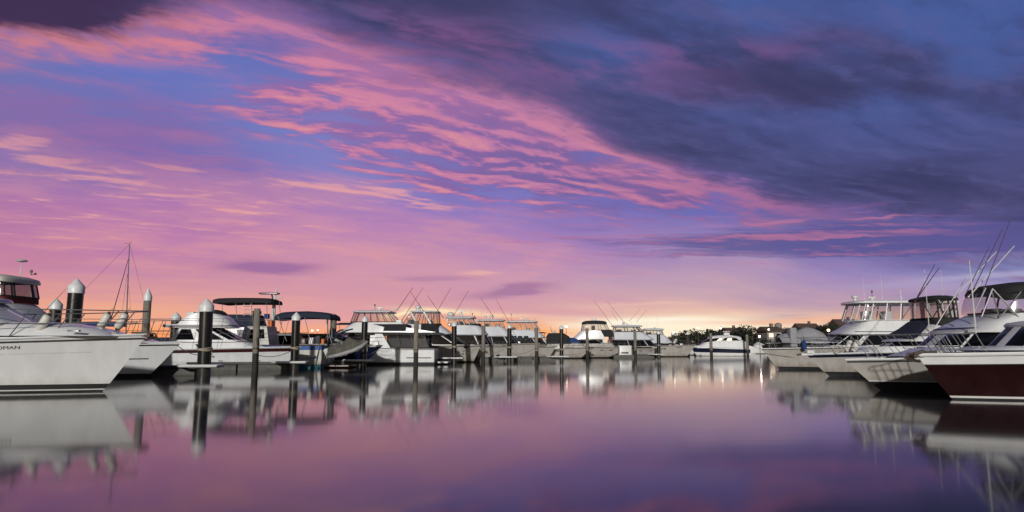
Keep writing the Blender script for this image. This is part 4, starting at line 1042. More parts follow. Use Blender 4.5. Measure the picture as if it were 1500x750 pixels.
def row_cruiser(label, px, wl, tip, L, B, zs, house, fly, encl, top, glass='clear vinyl', frame='white plastic', topmat='cool gelcoat', name='flybridge_cruiser', cat='flybridge cruiser', win='tinted window', hullmat='dimmed gelcoat', rail=True, side=1, grp=LR, turn=0, flymat='cool gelcoat', nposts=(0, .08, .16, .23, .30, .40, .47), r=.03, trunk=None, portl=()):  # default hullmat and flymat carry the weaker light in their colour
    """a bow-out cruiser built from the heights and ends of its storeys"""
    b = Boat(name, label, cat, px, wl, side, L, B, tip, zs, turn, grp)
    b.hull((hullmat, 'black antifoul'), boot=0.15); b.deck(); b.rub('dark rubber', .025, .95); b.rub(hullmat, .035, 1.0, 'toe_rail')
    w = B*0.38
    if trunk: b.loft('cabin_trunk', b.lv([(trunk[1] + 6, trunk[2], trunk[3], w*.95, 1.8), (trunk[1], trunk[2], trunk[3] - side*6, w*.75, 1.6)]), hullmat)
    if house:
        y0, y1, pa, pf, pt = house
        b.loft('deckhouse', H := b.lv([(y0, pa, pf, w, 1.4), (y1, pa, pt, w*.94, 1.2)]), hullmat)
        for s0, s1 in ((.02, .15), (.155, .296)): b.pane(H, .08, .97, s0, s1, win)
        for s0, s1 in ((.303, .395), (.40, .495)): b.pane(H, .08, .97, s0, s1, win)
    if fly:
        y0, y1, pa, pf, pt = fly
        b.loft('flybridge', b.lv([(y0 + 1.2, pa, pf - side*2, w*1.0, 1.0), (y0, pa, pf, w*1.06, 1.0), (lerp(y0, y1, .5), pa, lerp(pf, pt, .45), w*1.0, 1.0), (y1, pa, pt, w*.93, .9)]), flymat)
        x0, z0 = b.P(lerp(pa, pt, .25), y1 + 2, .3); k = FOCAL/b.Z
        m = MB(); m.rbox(x0 - .3, x0 + .3, -.9, .9, z0, z0 + .55, .08); m.build('bridge_seat', 'dark grey canvas', b.root)
        x0, z0 = b.P(lerp(pa, pt, .72), y1 + 2, .3); m = MB(); m.rbox(x0 - .25, x0 + .25, -.5, .5, z0, z0 + .5, .08); m.build('helm_console', 'dark metal', b.root)
    if encl:
        y0, y1, pa, pf, ta, tf = encl
        b.enclosure(b.lv([(y0, pa, pf, w*.92, .7), (y1, ta, tf, w*.88, .7)]), posts=nposts, glass=glass, frame=frame, r=r)
    if top:
        top = (top[1] - 2.7, *top[1:]); b.hardtop(*top, w*1.02, topmat, .7)
    if rail: b.rail(b.zb and (tip[1] - 6.5), lerp(px, tip[0], .5) - side*40, n=5, r=.016, subs=True)
    if portl: b.ports(portl)
    b.anchor()
    if top:
        for i in range(2):
            f = rng.uniform(.15, .85); px_ = lerp(top[2], top[3], f); b.aerial(px_ + side*rng.uniform(-3, 1), top[0] - rng.uniform(10, 34), rng.uniform(-.9, .9), r=.014)
        x_, z_ = b.P(lerp(top[2], top[3], rng.uniform(.3, .7)), top[0]); m = MB(); m.lathe([(.10, -.05), (.16, 0), (.16, .10), (.08, .2), (.02, .24)], 10, (x_, rng.uniform(-.6, .6), b.top_z)); m.build('satellite_dome', 'white plastic', b.root, 50)
    m = MB(); x_ = b.over*.2 - 1.1; z_ = b.sheer(.92); m.rbox(x_ - .25, x_ + .25, -.3, .3, z_ - .05, z_ + .28, .06); m.build('windlass', 'stainless', b.root)
    m = MB(); x_ = -L*.28; z_ = b.sheer(.72); m.rbox(x_ - .5, x_ + .5, -.5, .5, z_ - .02, z_ + .16, .08); m.build('deck_hatch', 'tinted window', b.root)
    m = MB(); x_ = -L*.40; z_ = b.sheer(.6); m.rbox(x_ - .7, x_ + .7, (-1 if side > 0 else 1)*w - .25, (-1 if side > 0 else 1)*w + .25, z_ - .02, z_ + .42, .1); m.build('deck_locker', rng.choice(['white plastic', 'dark grey canvas', 'navy canvas']), b.root)
    return b

b = row_cruiser('white flybridge cruiser with thick raked hardtop struts and dark marks down its bow', 693, 530.8, (704, 506), 12, 3.8, 1.5, (506,489,600,690,662), (489,475,588,664,646), (475,457,590,645,602,644), (452.5,457.5,600,646), frame='black trim')
b.loft('bridge_canvas', b.lv([(487,616,651,1.57,.6),(474,617,647,1.47,.6)]), 'black canvas', cap=False)
for p0, p1 in (((611,474),(601,456)),((631,474),(621,457))): b.rod('roof_strut', p0, p1, 1.40, 1.35, .11, 'gelcoat', .9); b.rod('roof_strut', p0, p1, -1.40, -1.35, .11, 'gelcoat', .9)
b.dome(612, 452, 9); b.rod('outrigger', (622, 458), (601, 427), 1.3, 2.4, .03); b.rod('outrigger', (650, 466), (625, 432), -1.3, -2.4, .03)
for i, f in enumerate((.66, .49, .32)): b.stripe(f, f + .055, .893, .905, 'marking black', 'hull_mark')
b.stripe(.84, .97, .892, .920, 'marking black', 'hawse_plate')
b = row_cruiser('white flybridge cruiser with broad flat hardtop carrying a dome and an open radar bar', 714, 530.0, (743, 507), 12, 3.8, 1.6, (506,490,640,722,712), (490,477,664,716,704), (477,467,656,700,654,694), (461,466,652,698), portl=())
b.dome(660, 462, 10, .5); b.array(675, 456, 13); b.rod('outrigger', (632, 470), (661, 421), 1.2, 2.2, .03); b.rod('outrigger', (660, 470), (686, 426), -1.2, -2.2, .03)
b.loft('bridge_canvas', b.lv([(477,655,706,1.3,.6),(474,656,704,1.25,.6)]), 'black canvas', cap=False)
b.light_mast(692, 459)
b = row_cruiser('white flybridge cruiser with pale hardtop and two white domes, bow beyond the grey timber pile', 769, 527.2, (791, 503), 12, 3.8, 1.7, (505,492,700,762,752), (492,479,706,752,738), (479,470,702,740,700,737), (465.5,470,697,741), portl=(.80,))
b.dome(711, 465, 5, .5); b.dome(720, 465, 7); b.rod('outrigger', (722, 463), (704, 436), 1.2, 2.0, .03); b.rod('outrigger', (748, 476), (726, 438), -1.2, -2.0, .03); b.searchlight(736, 465, .9)
b = row_cruiser('white sport fisher with black folded covers on deck, next past the domed cruiser', 803, 525.7, (814, 507.5), 12, 3.7, 1.35, (506,494,730,802,792), (494,484,742,800,786), (484,472,746,792,743,785), (467.5,472,741,788))
b.light_mast(749, 460); b.array(765, 467, 8); b.aerial(758, 437, .5); b.aerial(767, 438, -.5); b.searchlight(783, 467, .8)
for px_ in (754, 762, 771): q = b.P(px_, 500, 1.6); m = MB(); m.rbox(q[0] - .3, q[0] + .25, -1.6, -1.35, q[1], q[1] + .7, .05); m.build('folded_cover', 'black canvas', b.root)
b = row_cruiser('low white runabout with arched black canopy and a blue cover aft', 850, 525.2, (866, 509), 7.2, 2.5, 1.25, None, None, None, None, name='runabout', cat='runabout', trunk=(0, 503, 800, 858))
b.loft('canopy', b.lv([(503,800,838,1.0,.8),(493,800,834,.95,.7),(488,803,826,.75,.6)]), 'black canvas')
b.loft('sail_cover', b.lv([(502,826,852,.8,.5),(497,828,846,.6,.5),(495,830,842,.4,.4)]), 'blue canvas'); b.dome(811, 487, 6, 0, b.P(811, 491)[1]); b.rod('roof_bar', (808, 486), (806, 478), .2, .2, .04, 'black trim')
b = row_cruiser('low white express cruiser with two oval portholes in its bow', 888, 524.5, (922, 509), 10, 3.3, 1.5, None, None, None, None, name='express_cruiser', cat='express cruiser', trunk=(0, 502, 830, 902), portl=(.80, .88))
b.loft('windscreen', b.lv([(503,845,884,1.15,1.0),(498,845,874,1.05,.9)]), 'tinted window')

# dark bimini cruiser facing the other way
b = stern_boat('flybridge_cruiser', 'white flybridge cruiser with black bimini and seated bridge, facing left behind the low express cruiser', 'flybridge cruiser', 905, 523.9, 11.5, 3.7, 2.0, 1.4)
b.hull(); b.deck(); b.rub()
b.loft('deckhouse', H := b.lv([(508,890,846,1.45,1),(496,886,852,1.4,.9)]), 'gelcoat'); b.pane(H, .15, .9, .05, .28); b.pane(H, .15, .9, .32, .49)
b.loft('flybridge', b.lv([(497,886,838,1.5,1.0),(495,886,839,1.5,1.0),(484,880,851,1.35,.9)]), 'gelcoat')
b.loft('bridge_canvas', b.lv([(493,900,876,1.52,.3),(483,896,874,1.42,.3)]), 'black canvas', cap=False)
b.enclosure(b.lv([(484,893,851,1.35,.6),(474,888,853,1.32,.6)]), r=.03); b.hardtop(469, 474, 889, 852, 1.45, 'black canvas', .5, 'bimini', droop=.12)
q = b.P(869, 484); m = MB(); m.rbox(q[0] - .25, q[0] + .25, -.3, .3, q[1] - .1, q[1] + .7, .12); m.build('bridge_seat', 'black canvas', b.root)
q = b.P(870, 469); m = MB(); m.rbox(q[0] - .3, q[0] + .3, -.3, .3, q[1] - .1, q[1] + .22, .1); m.build('radar_dome', 'white plastic', b.root)
b.rod('outrigger', (897, 477), (870, 440), 1.2, 2.0, .03)
b = row_cruiser('white enclosed bridge cruiser with heavy black bridge pillars and a black window band', 950, 523.4, (973, 510.5), 12, 3.8, 1.35, (508,497,890,962,952), (497,486,896,958,940), (486,478.5,897,942,899,936), (474.5,478.5,895,941), frame='black trim', r=.07, nposts=(0, .16, .30, .42), portl=(.80, .90))
b.dome(914, 474, 5); b.rod('outrigger', (913, 471), (889, 441), 1.2, 2.0, .03); b.rod('outrigger', (905, 471), (895, 455), -1.2, -1.6, .025); b.rod('outrigger', (921, 471), (938, 452), -1, -2, .025); b.rod('outrigger', (932, 472), (948, 453), 1, 2, .025)
b = row_cruiser('white square topped flybridge cruiser with high flared bow, nearest the sport yacht', 1006, 522.7, (1019, 505), 12, 3.8, 1.65, (503,502,940,990,986), (502,490,944,986,972), (490,483.5,944,972,942,970), (479.5,483.5,940,973), frame='black trim', r=.035)
b.aerial(943, 470, .4); 
b.stripe(.80, .86, .80, .86, 'marking black', 'hull_mark')
for i, px_ in enumerate((976, 989)):
    fender(b, px_, 500, 1.0, ('pale fender leaning in the rail of the square topped cruiser, the aft of two', 'pale fender leaning in the rail of the square topped cruiser, nearer its bow')[i], 30, .9, .22)

# L16: navy and cream sport yacht, bow to the left
b = stern_boat('sport_yacht', 'cream sport yacht with navy hull band and curved roof arch', 'sport yacht', 1096, 521.6, 9.0, 3.3, 1.95, 1.5)
b.hull(('gelcoat', 'black antifoul', 'navy paint'), [(('z', .05), 1), (('f', .36), 0), (('f', .80), 2), (('f', 1.0), 0)]); b.deck(); b.rub('gelcoat')
b.loft('topsides', b.lv([(510,1096,1018,1.5,2.5),(501,1094,1030,1.4,2.2),(499,1085,1040,1.2,1.8)]), 'gelcoat')
b.loft('windscreen', H := b.lv([(501,1086,1028,1.15,1.5),(494,1082,1040,1.05,1.2)]), 'tinted window')
b.pane(H, .2, .8, .10, .16, 'lit window', 'lit_window'); b.pane(H, .2, .8, .22, .27, 'lit window', 'lit_window')
b.hardtop(490.5, 495, 1086, 1036, 1.25, 'cool gelcoat', .9, droop=.25)
for s_ in (-1, 1):
    m = MB(); pts = [(1054,502),(1060,495),(1068,492),(1078,494),(1088,500),(1096,507)]; m.tube([(b.P(*q, s_*1.3)[0], s_*1.36, b.P(*q, s_*1.3)[1]) for q in pts], [.08,.13,.15,.14,.13,.10], 8); m.build('arch', 'gelcoat', b.root)
q = b.P(1064, 489); m = MB(); m.rbox(q[0] - .5, q[0] + .5, -.4, .4, q[1] - .3, q[1] + .2, .1); m.tube([(q[0] - .6, 0, q[1] + .4), (q[0] + .6, 0, q[1] + .4)], .08, 6); m.tube([(q[0], 0, q[1]), (q[0], 0, q[1] + .4)], .06, 6); m.build('radar_scanner', 'white plastic', b.root)
m = MB(); x1, z0 = b.P(1096, 519, 1); x0, _ = b.P(1106, 519, 1); m.rbox(x0, x1, -1.4, 1.4, z0 - .02, z0 + .12, .05); m.build('swim_platform', 'white plastic', b.root)

# ------------------------------------------------------------------ the right row of boats (bows to the left)
# R1: big flybridge cruiser at the far end, clears all round its bridge
b = Boat('flybridge_cruiser', 'white flybridge cruiser with white framed clear bridge enclosure, grey tarpaulin on its foredeck', 'flybridge cruiser', 1142, 541, -1, 13, 4.3, (1115, 511), 1.55, 0, RR)
b.hull(('dimmed gelcoat', 'black antifoul'), boot=.18); b.deck(); b.rub('dark rubber', .025, .96); b.rub('gelcoat', .035, 1.0, 'toe_rail')
b.loft('deckhouse', H := b.lv([(508,1430,1196,1.65,1.6),(489,1425,1222,1.55,1.2)]), 'gelcoat')
b.pane(H, .12, .93, .03, .14); b.pane(H, .12, .93, .155, .29); b.pane(H, .12, .93, .305, .39); b.pane(H, .12, .93, .40, .49)
b.loft('flybridge', b.lv([(490.5,1430,1214,1.80,1.2),(488.5,1430,1212,1.82,1.2),(480,1428,1228,1.70,1.1),(470,1425,1243,1.58,1.0)]), 'gelcoat')
b.loft('bridge_stripe', b.lv([(486.5,1428,1216.5,1.815,1.2),(485.5,1428,1218,1.805,1.2)]), 'marking black', cap=False)
b.enclosure(b.lv([(470,1405,1232,1.58,.9),(444,1400,1240,1.50,.8)]), posts=(0,.05,.10,.15,.20,.25,.30,.36,.42,.47), frame='white plastic', r=.04)
m = MB()
for p0, p1 in (((1268,469),(1284,446)),((1296,469),(1280,446)),((1320,469),(1336,446)),((1290,469),(1304,446))):
    for s_ in (-1, 1): q0 = b.P(*p0, s_*1.2); q1 = b.P(*p1, s_*1.2); m.tube([(q0[0], s_*1.25, q0[1]), (q1[0], s_*1.15, q1[1])], .03, 5)
m.build('hardtop_struts', 'stainless', b.root)
for px_ in (1270, 1298): q = b.P(px_, 472, .4); m = MB(); m.rbox(q[0] - .3, q[0] + .3, .1, .8, q[1], q[1] + .7, .1); m.build('bridge_seat', 'white plastic', b.root)
b.hardtop(439.3, 444, 1405, 1231, 1.65, 'gelcoat', .8)
b.dome(1252, 437, 9, .5); b.array(1277, 436, 12); b.light_mast(1277, 426); b.aerial(1264, 405, .4); b.aerial(1290, 402, -.3); b.aerial(1319, 424, .2, r=.03)
b.rail(494, 1240, n=6, r=.018, past=0)
m = MB(); q = b.P(1164, 508, 1.0); m.rbox(q[0] - .22, q[0] + .22, .3, 1.0, q[1], b.P(1164, 480, 1)[1], .08); m.build('winch_cover', 'grey canvas', b.root)
k = FOCAL/b.Z
# covered tender carried on its foredeck
tx_ = (1167 - 750)/k; t = thing('covered_tender', 'tender under a pale grey tarpaulin lying on the foredeck of the right flybridge cruiser', 'tender', (tx_, b.Z - .2, CAM_H + (HORIZON - 503)/k), 0)
m = MB(); rows = []
for i in range(15):
    u = i/14; x = lerp(-33/k, 34/k, u)
    h_ = lerp(16, 24, smooth_ if (smooth_ := max(0, min(1, (u - .35)/.3))) else 0)/k*(math.sin(math.pi*min(1, max(0, .06 + u*.9)))**.28)
    rows.append([(x, .8*c, max(0, h_*(1 - abs(c)**2.6)) + .03*math.sin(14*u + 5*c)) for c in (-1.1, -.95, -.7, -.35, 0, .35, .7, .95, 1.1)])
m.grid(rows); m.build('tarpaulin', 'grey canvas', t, 70)
m = MB(); rows = [[(lerp(-30/k, 30/k, i/8), .62*c, -.12 - .2*(1 - c*c)) for c in (-1, -.5, 0, .5, 1)] for i in range(9)]; m.grid(rows); m.build('hull', 'inflatable grey', t, 60)
q = b.P(1180, 505, 1.7); t = thing('rolled_umbrella', 'rolled blue canvas bundle standing upright on the foredeck beside the grey tarpaulin', 'umbrella', (b.o.x - q[0], b.Z - 1.5, CAM_H + (HORIZON - 512)/k))
m = MB(); m.lathe([(.10, 0), (.15, .1), (.13, .45), (.08, .62)], 10); m.build('canvas', 'blue canvas', t)
m = MB(); m.tube([(0, 0, .6), (0, 0, .85)], .02, 6); m.build('pole', 'varnished wood', t)

# R2
b = Boat('flybridge_cruiser', 'white cruiser with dark sheer band, black framed bimini and navy windscreen cover', 'flybridge cruiser', 1215, 551, -1, 12, 3.9, (1181, 519), 1.35, 0, RR)
b.hull(('dimmed gelcoat', 'black antifoul', 'navy paint'), [(('z', .22), 1), (('f', .84), 0), (('f', .95), 2), (('f', 1.0), 0)]); b.deck(); b.rub('gelcoat', .04, 1.0)
m = MB(); x, z = b.over, b.zb; m.rbox(x - .6, x + .28, -.14, .14, z - .05, z + .05, .03); m.rbox(x - .35, x + .02, -.2, .2, z + .05, z + .20, .05); m.build('bow_sprit', 'white plastic', b.root)
m = MB(); m.tube([(x - .3, 0, z + .1), (x + .45, 0, z - .03)], .045, 6); m.build('anchor_shank', 'rusty iron', b.root)
b.loft('cabin_trunk', b.lv([(520,1430,1228,1.5,2),(508,1430,1252,1.25,2)]), 'gelcoat')
b.loft('deckhouse', H := b.lv([(510,1440,1282,1.55,1.4),(499,1438,1300,1.48,1.2)]), 'gelcoat'); b.pane(H, .15, .9, .03, .28); b.pane(H, .15, .9, .31, .49)
b.loft('flybridge', b.lv([(500,1445,1290,1.65,1.0),(484,1442,1322,1.5,1.0),(469,1440,1345,1.36,.9)]), 'gelcoat')
b.loft('bridge_stripe', b.lv([(492.6,1443,1304,1.605,1.0),(491.2,1443,1307,1.59,1.0)]), 'marking black', cap=False)
b.loft('windscreen_cover', b.lv([(495,1330,1290,1.60,1.0),(480,1334,1316,1.2,.9),(470,1338,1330,.9,.5)]), 'navy canvas')
b.loft('bridge_canvas', b.lv([(484,1430,1338,1.56,.6),(467,1412,1332,1.38,.6)]), 'black canvas')
b.enclosure(b.lv([(467,1404,1334,1.36,.9),(438,1400,1333,1.30,.8)]), posts=(0,.14,.28,.36), r=.045)
for p0, p1 in (((1365,466),(1350,440)),((1366,466),(1382,440)),((1386,466),(1402,440)),((1384,466),(1374,440))):
    for s_ in (-1, 1): b.rod('bimini_strut', p0, p1, s_*1.2, s_*1.2, .028, 'black trim', 1)
b.hardtop(432, 438, 1404, 1330, 1.4, 'black canvas', .7, 'bimini', droop=.08)
q = b.P(1392, 470, .3); m = MB(); m.rbox(q[0] - .25, q[0] + .25, .05, .55, q[1], q[1] + .5, .08); m.build('bridge_seat', 'white plastic', b.root)
b.rod('outrigger', (1336, 450), (1370, 386), 1.3, 2.2, .03, 'dark metal'); b.rod('outrigger', (1344, 436), (1376, 392), -1.3, -2.2, .03, 'dark metal')
b.aerial(1354, 395, 1.2, z0=b.P(1354, 488, 1.2)[1], r=.016); b.aerial(1378, 395, -.5)
b.rail(498, 1300, n=5, r=.013, past=.1, lean=.4)
for i, px_ in enumerate((1253, 1243)):
    fender(b, px_, 507, .7 - i*.5, ('white fender in the bow rail of the dark banded right cruiser, aft of two', 'white fender in the bow rail of the dark banded right cruiser, nearer its anchor')[i], -24, .62, .14)
x, z = b.P(1224, 513, .5); t = thing('coiled_hose', 'coil of pale hose hung in the bow rail of the dark banded right cruiser', 'hose', (b.o.x - x, b.Z - .7, z))
m = MB(); m.tube([((.20 + .02*math.sin(q*1.7))*math.cos(q), .05*math.sin(q*.9), (.20 + .02*math.cos(q*2.1))*math.sin(q)) for q in [i*.35 for i in range(60)]], .022, 5); m.build('coil', 'rope', t, 60)

# R3
b = Boat('flybridge_cruiser', 'white cruiser with black topped bimini and tall fishing rods beside the maroon boat', 'flybridge cruiser', 1290, 571.5, -1, 12.5, 4.1, (1238, 527), 1.25, 0, RR)
b.hull(('dimmed gelcoat', 'black antifoul', 'gelcoat'), [(('z', .28), 1), (('z', .32), 2), (('f', 1.0), 0)]); b.deck(); b.rub('dark rubber', .025, .93); b.rub('gelcoat', .035, 1.0, 'toe_rail')
b.loft('cabin_trunk', b.lv([(522,1700,1300,1.5,2),(510,1700,1335,1.3,1.8)]), 'gelcoat')
b.loft('deckhouse', H := b.lv([(513,1650,1338,1.62,1.5),(486,1640,1366,1.5,1.2)]), 'gelcoat')
b.pane(H, .18, .93, .14, .215); b.pane(H, .18, .93, .22, .295); b.pane(H, .18, .93, .31, .39); b.pane(H, .18, .93, .40, .49)
b.loft('flybridge', b.lv([(487,1650,1361,1.74,.8),(484,1650,1360,1.76,.8),(472,1648,1384,1.60,.8),(459,1645,1413,1.45,.7)]), 'gelcoat')
b.loft('bridge_stripe', b.lv([(481,1649,1366,1.725,1.2),(479.3,1649,1369,1.70,1.2)]), 'marking black', cap=False)
b.loft('bridge_canvas', b.lv([(466,1600,1424,1.51,.8),(456,1600,1416,1.42,.8)]), 'black canvas', cap=False)
b.enclosure(b.lv([(458,1570,1408,1.44,1.2),(440,1570,1409,1.42,1.2),(426,1570,1416,1.38,1.1)]), posts=(.12,.29), r=.035, frame='dark metal', rails=False, span=(.25,.75))
for p0, p1 in (((1438,464),(1454,423)),((1492,464),(1454,423)),((1466,464),(1500,422)),((1426,460),(1444,422)),((1464,464),(1452,424))):
    for s_ in (-1, 1): b.rod('bimini_strut', p0, p1, s_*1.3, s_*1.2, .022, 'stainless', 1)
b.hardtop(411, 427, 1575, 1413, 1.5, 'black canvas', 1.0, 'bimini', droop=.12)
for px_ in (1455, 1482): q = b.P(px_, 466, .2); m = MB(); m.rbox(q[0] - .22, q[0] + .22, -.1, .5, q[1], q[1] + .30, .1); m.build('bridge_seat', 'dark grey canvas', b.root)
for p0, p1, r_, mt, y_ in (((1414,432),(1449,361),.016,'dark metal',1.0),((1421,434),(1468,336),.016,'outrigger pole',.6),((1438,432),(1480,322),.016,'outrigger pole',.2),((1418,436),(1486,360),.022,'white plastic',-.2),((1398,437),(1460,368),.020,'white plastic',-.8)):
    b.rod('fishing_rod', p0, p1, y_, y_, r_, mt, .6)
b.rod('outrigger', (1366, 486), (1416, 405), -1.6, -2.0, .022, 'white plastic')
b.aerial(1420, 382, 1.5, z0=b.P(1420, 488, 1.5)[1], r=.018)
b.rail(489, 1440, n=4, r=.013, past=.1, lean=.45)

# R4: maroon runabout
b = Boat('cabin_runabout', 'maroon hulled cabin boat with broad white gunwale and raked windscreen at the right edge', 'cabin boat', 1396, 585, -1, 7.6, 2.6, (1342, 520), 1.30, 2, RR)
b.hull(('gelcoat', 'black antifoul', 'maroon paint', 'gelcoat'), [(('z', .045), 1), (('z', .10), 3), (('f', .77), 2), (('f', 1.0), 0)]); b.deck(lip=.02)
b.rub('dark rubber', .016, .775); b.rub('gelcoat', .05, 1.0, 'gunwale')
b.loft('foredeck', b.lv([(513,1720,1385,.95,1.4),(507,1720,1420,.8,1.3)]), 'gelcoat')
b.loft('windscreen', H := b.lv([(510,1640,1444,1.0,.8),(476,1640,1476,.86,.6)]), 'gelcoat')
b.pane(H, .06, .97, .315, .40); b.pane(H, .06, .97, .41, .49); b.pane(H, .06, .95, .18, .295)
b.hardtop(467, 478, 1650, 1470, 1.0, 'cool gelcoat', .7, 'cabin_roof')
b.rail(488, 1478, n=4, r=.015, mid=False, past=-.15, lean=.35)
b.anchor()
x, z = b.over, b.zb
m = MB(); m.tube([(x + .1, .05, z + .02), (x - .1, .12, z + .10), (x - .3, -.05, z + .05), (x - .5, .1, z + .08)], .05, 8); m.build('anchor_chain', 'rusty iron', b.root)

# small boats in the gap at the far end of the fairway
b = Boat('cabin_runabout', 'small white cabin boat with peaked canopy in the gap at the end of the fairway', 'cabin boat', 1098, 518.5, 1, 4.8, 2.1, (1094, 506), 1.2, 205, None)
b.hull(); b.deck(); b.rub()
b.loft('cabin', [(1.2, -3.6, -1.0, .85, .8, .7), (2.3, -3.3, -2.0, .7, .6, .5)], 'gelcoat'); b.loft('canopy', [(2.2, -4.4, -1.8, .9, .8, .5), (2.9, -3.2, -2.7, .2, .2, .1)], 'white plastic')
t = thing('life_ring', 'red life ring hanging in the gap beside the small white cabin boat', 'life ring', at(1112, 517) + Vector((0, 0, 1.5)))
m = MB(); m.tube([(.28*math.cos(q), 0, .28*math.sin(q)) for q in [2*math.pi*i/20 for i in range(21)]], .09, 8, False); m.build('ring', 'red canvas', t, 60)
m = MB(); m.tube([(.36, .1, -1.55), (.36, .1, .5)], .05, 6); m.build('post', 'white plastic', t)

# ------------------------------------------------------------------ more boats beyond the left row, only glimpsed between the others
BG = 'far boats glimpsed between the nearer ones'
def far_boat(px, wl, L, kind, label, side=1, canvas='navy canvas'):
    b = Boat('moored_boat', label, 'boat', px, wl, side, L, L*.33, (0, 0), 1.0, 0, BG)
    b.over, b.zb, b.zs = L*.09, 1.5 + L*.02, 1.1
    b.hull(); b.deck(); b.rub()
    w = L*.12
    b.loft('cabin', H := [(1.2, -L*.75, -L*.2, w, w*.8, .8), (2.1, -L*.72, -L*.36, w*.9, w*.75, .7)], 'gelcoat')
    b.pane(H, .2, .85, .04, .28); b.pane(H, .2, .85, .32, .49)
    if kind != 'cabin':
        b.loft('flybridge', [(2.15, -L*.74, -L*.38, w*.9, w*.75, .7), (2.9, -L*.70, -L*.46, w*.8, w*.7, .6)], 'gelcoat')
        b.loft('bimini', [(4.2, -L*.75, -L*.42, w*.85, w*.8, .4), (4.4, -L*.68, -L*.48, w*.6, w*.55, .3)], canvas)
        m = MB()
        for x in (-.72, -.58, -.46):
            for s_ in (-1, 1): m.tube([(L*x, s_*w*.8, 2.9), (L*(x - .01), s_*w*.8, 4.22)], .03, 5)
        m.build('bimini_frame', 'dark metal', b.root)
    else:
        b.loft('canopy', [(2.1, -L*.75, -L*.40, w*.9, w*.8, .5), (2.5, -L*.70, -L*.48, w*.7, w*.6, .4)], canvas)
    return b
far_boat(150, 533.5, 9, 'cabin', 'low white boat with blue canopy behind the yacht mast', 1, 'blue canvas')
far_boat(255, 532, 10, 'cabin', 'low white boat behind the launch, beside the small capped pile', 1, 'black canvas')
far_boat(330, 529, 11, 'cabin', 'far white boat hidden behind the red striped launch', 1)
far_boat(92, 535.5, 10, 'fly', 'far flybridge boat with dark bimini between the capped piles at far left', 1, 'black canvas')
far_boat(590, 527.0, 11, 'fly', 'far flybridge boat with navy bimini behind the stern out cruiser', 1)
far_boat(735, 523.0, 10, 'cabin', 'far boat with black canopy behind the radar bar cruiser', 1, 'black canvas')
far_boat(905, 519.8, 9, 'fly', 'far boat with a black bimini behind the black bimini cruiser', 1, 'black canvas')
far_boat(700, 523.6, 11, 'fly', 'far flybridge boat with black bimini behind the radar bar cruiser', 1, 'black canvas')
far_boat(838, 521.0, 11, 'fly', 'far flybridge boat with navy bimini left of the black bimini cruiser', 1)
far_boat(872, 519.4, 10, 'cabin', 'far boat with blue canopy low behind the express cruiser', 1, 'blue canvas')
far_boat(478, 530.0, 10, 'cabin', 'far boat with navy canopy seen under the canopy of the workboat', 1)
far_boat(845, 520.5, 9, 'cabin', 'far pale boat behind the black canopied runabout', 1)
far_boat(1015, 520.4, 8, 'cabin', 'low dark topped boat tucked under the sport yacht bow', 1, 'black canvas')

# ------------------------------------------------------------------ mooring piles
GA, GB, GC = 'black sleeved piles with pale conical caps', 'grey timber piles with flat tops', 'grey piles with pointed pale caps'
PT = []
def P_(px, top, d, kind, label, wl=None, L=None):
    t, o, r = pile(px, top, d, kind, label, {'sleeve': GA, 'cone': GC}.get(kind, GB), wl)
    if L: PT.append((o, L, r, px))
P_(305, 437, 19, 'sleeve', 'tall black pile with white cone cap in front of the red striped launch', 551, 8)
P_(112, 408, 21, 'sleeve', 'thick black pile with grey cone cap behind the rail of the large left cruiser', 549)
P_(84, 437, 16, 'sleeve', 'short capped black pile showing behind the fender at far left', 541)
P_(218, 422, 11, 'cone', 'slim grey pile with pointed white cap beside the yacht mast', 543)
P_(258, 457, 13, 'sleeve', 'small capped black pile behind the launch flybridge, left of the tall black pile', 536)
P_(378, 452, 9, 'wood', 'weathered timber pile standing in front of the launch bow', 545)
P_(434.5, 457, 12, 'sleeve', 'black pile with white cone cap beside the launch bow tip', 542.5, 7)
P_(488, 466, 9.5, 'wood', 'plain grey pile under the end of the navy canopy', 536)
P_(534, 462, 9, 'sleeve', 'black capped pile in front of the navy hull and grey tender', 538.2, 7)
P_(610, 470, 7, 'wood', 'timber pile in front of the stern out cruiser', 538)
P_(666, 470, 7.6, 'sleeve', 'black capped pile between the stern out cruiser and the marked bow', 533, 7)
P_(708, 477, 5.6, 'wood', 'timber pile at the bow with dark marks', 531.5)
P_(746, 474, 6.6, 'sleeve', 'black capped pile beside the bow of the radar bar cruiser', 530.4, 8)
P_(786, 480, 5.2, 'wood', 'timber pile at the bow of the domed cruiser', 529.5)
P_(822, 476, 5.8, 'sleeve', 'black capped pile in front of the black canopied runabout', 529.3, 8)
P_(860, 481, 4.6, 'wood', 'timber pile at the tip of the runabout bow', 526.5)
P_(894, 483, 5.2, 'sleeve', 'small black capped pile behind the low express cruiser', 521.5)
P_(930, 485, 4.4, 'wood', 'timber pile in front of the porthole bow of the enclosed cruiser', 524.6)
P_(964, 484, 5.2, 'sleeve', 'black capped pile at the flared bow of the far end cruiser', 524.2, 8)
P_(1007, 485, 4.8, 'sleeve', 'black capped pile in front of the far trees, beyond the flared bow', 522)
P_(985, 486, 4.8, 'sleeve', 'black capped pile under the white lamp near the far end', 522)
P_(1041, 488, 4.4, 'wood', 'timber pile in front of the sport yacht windscreen', 523)
P_(1094, 490, 3.8, 'wood', 'timber pile at the stern of the sport yacht', 522)
P_(1293, 464, 11, 'cone', 'lone pale topped pile rising among the right cruisers', 541)
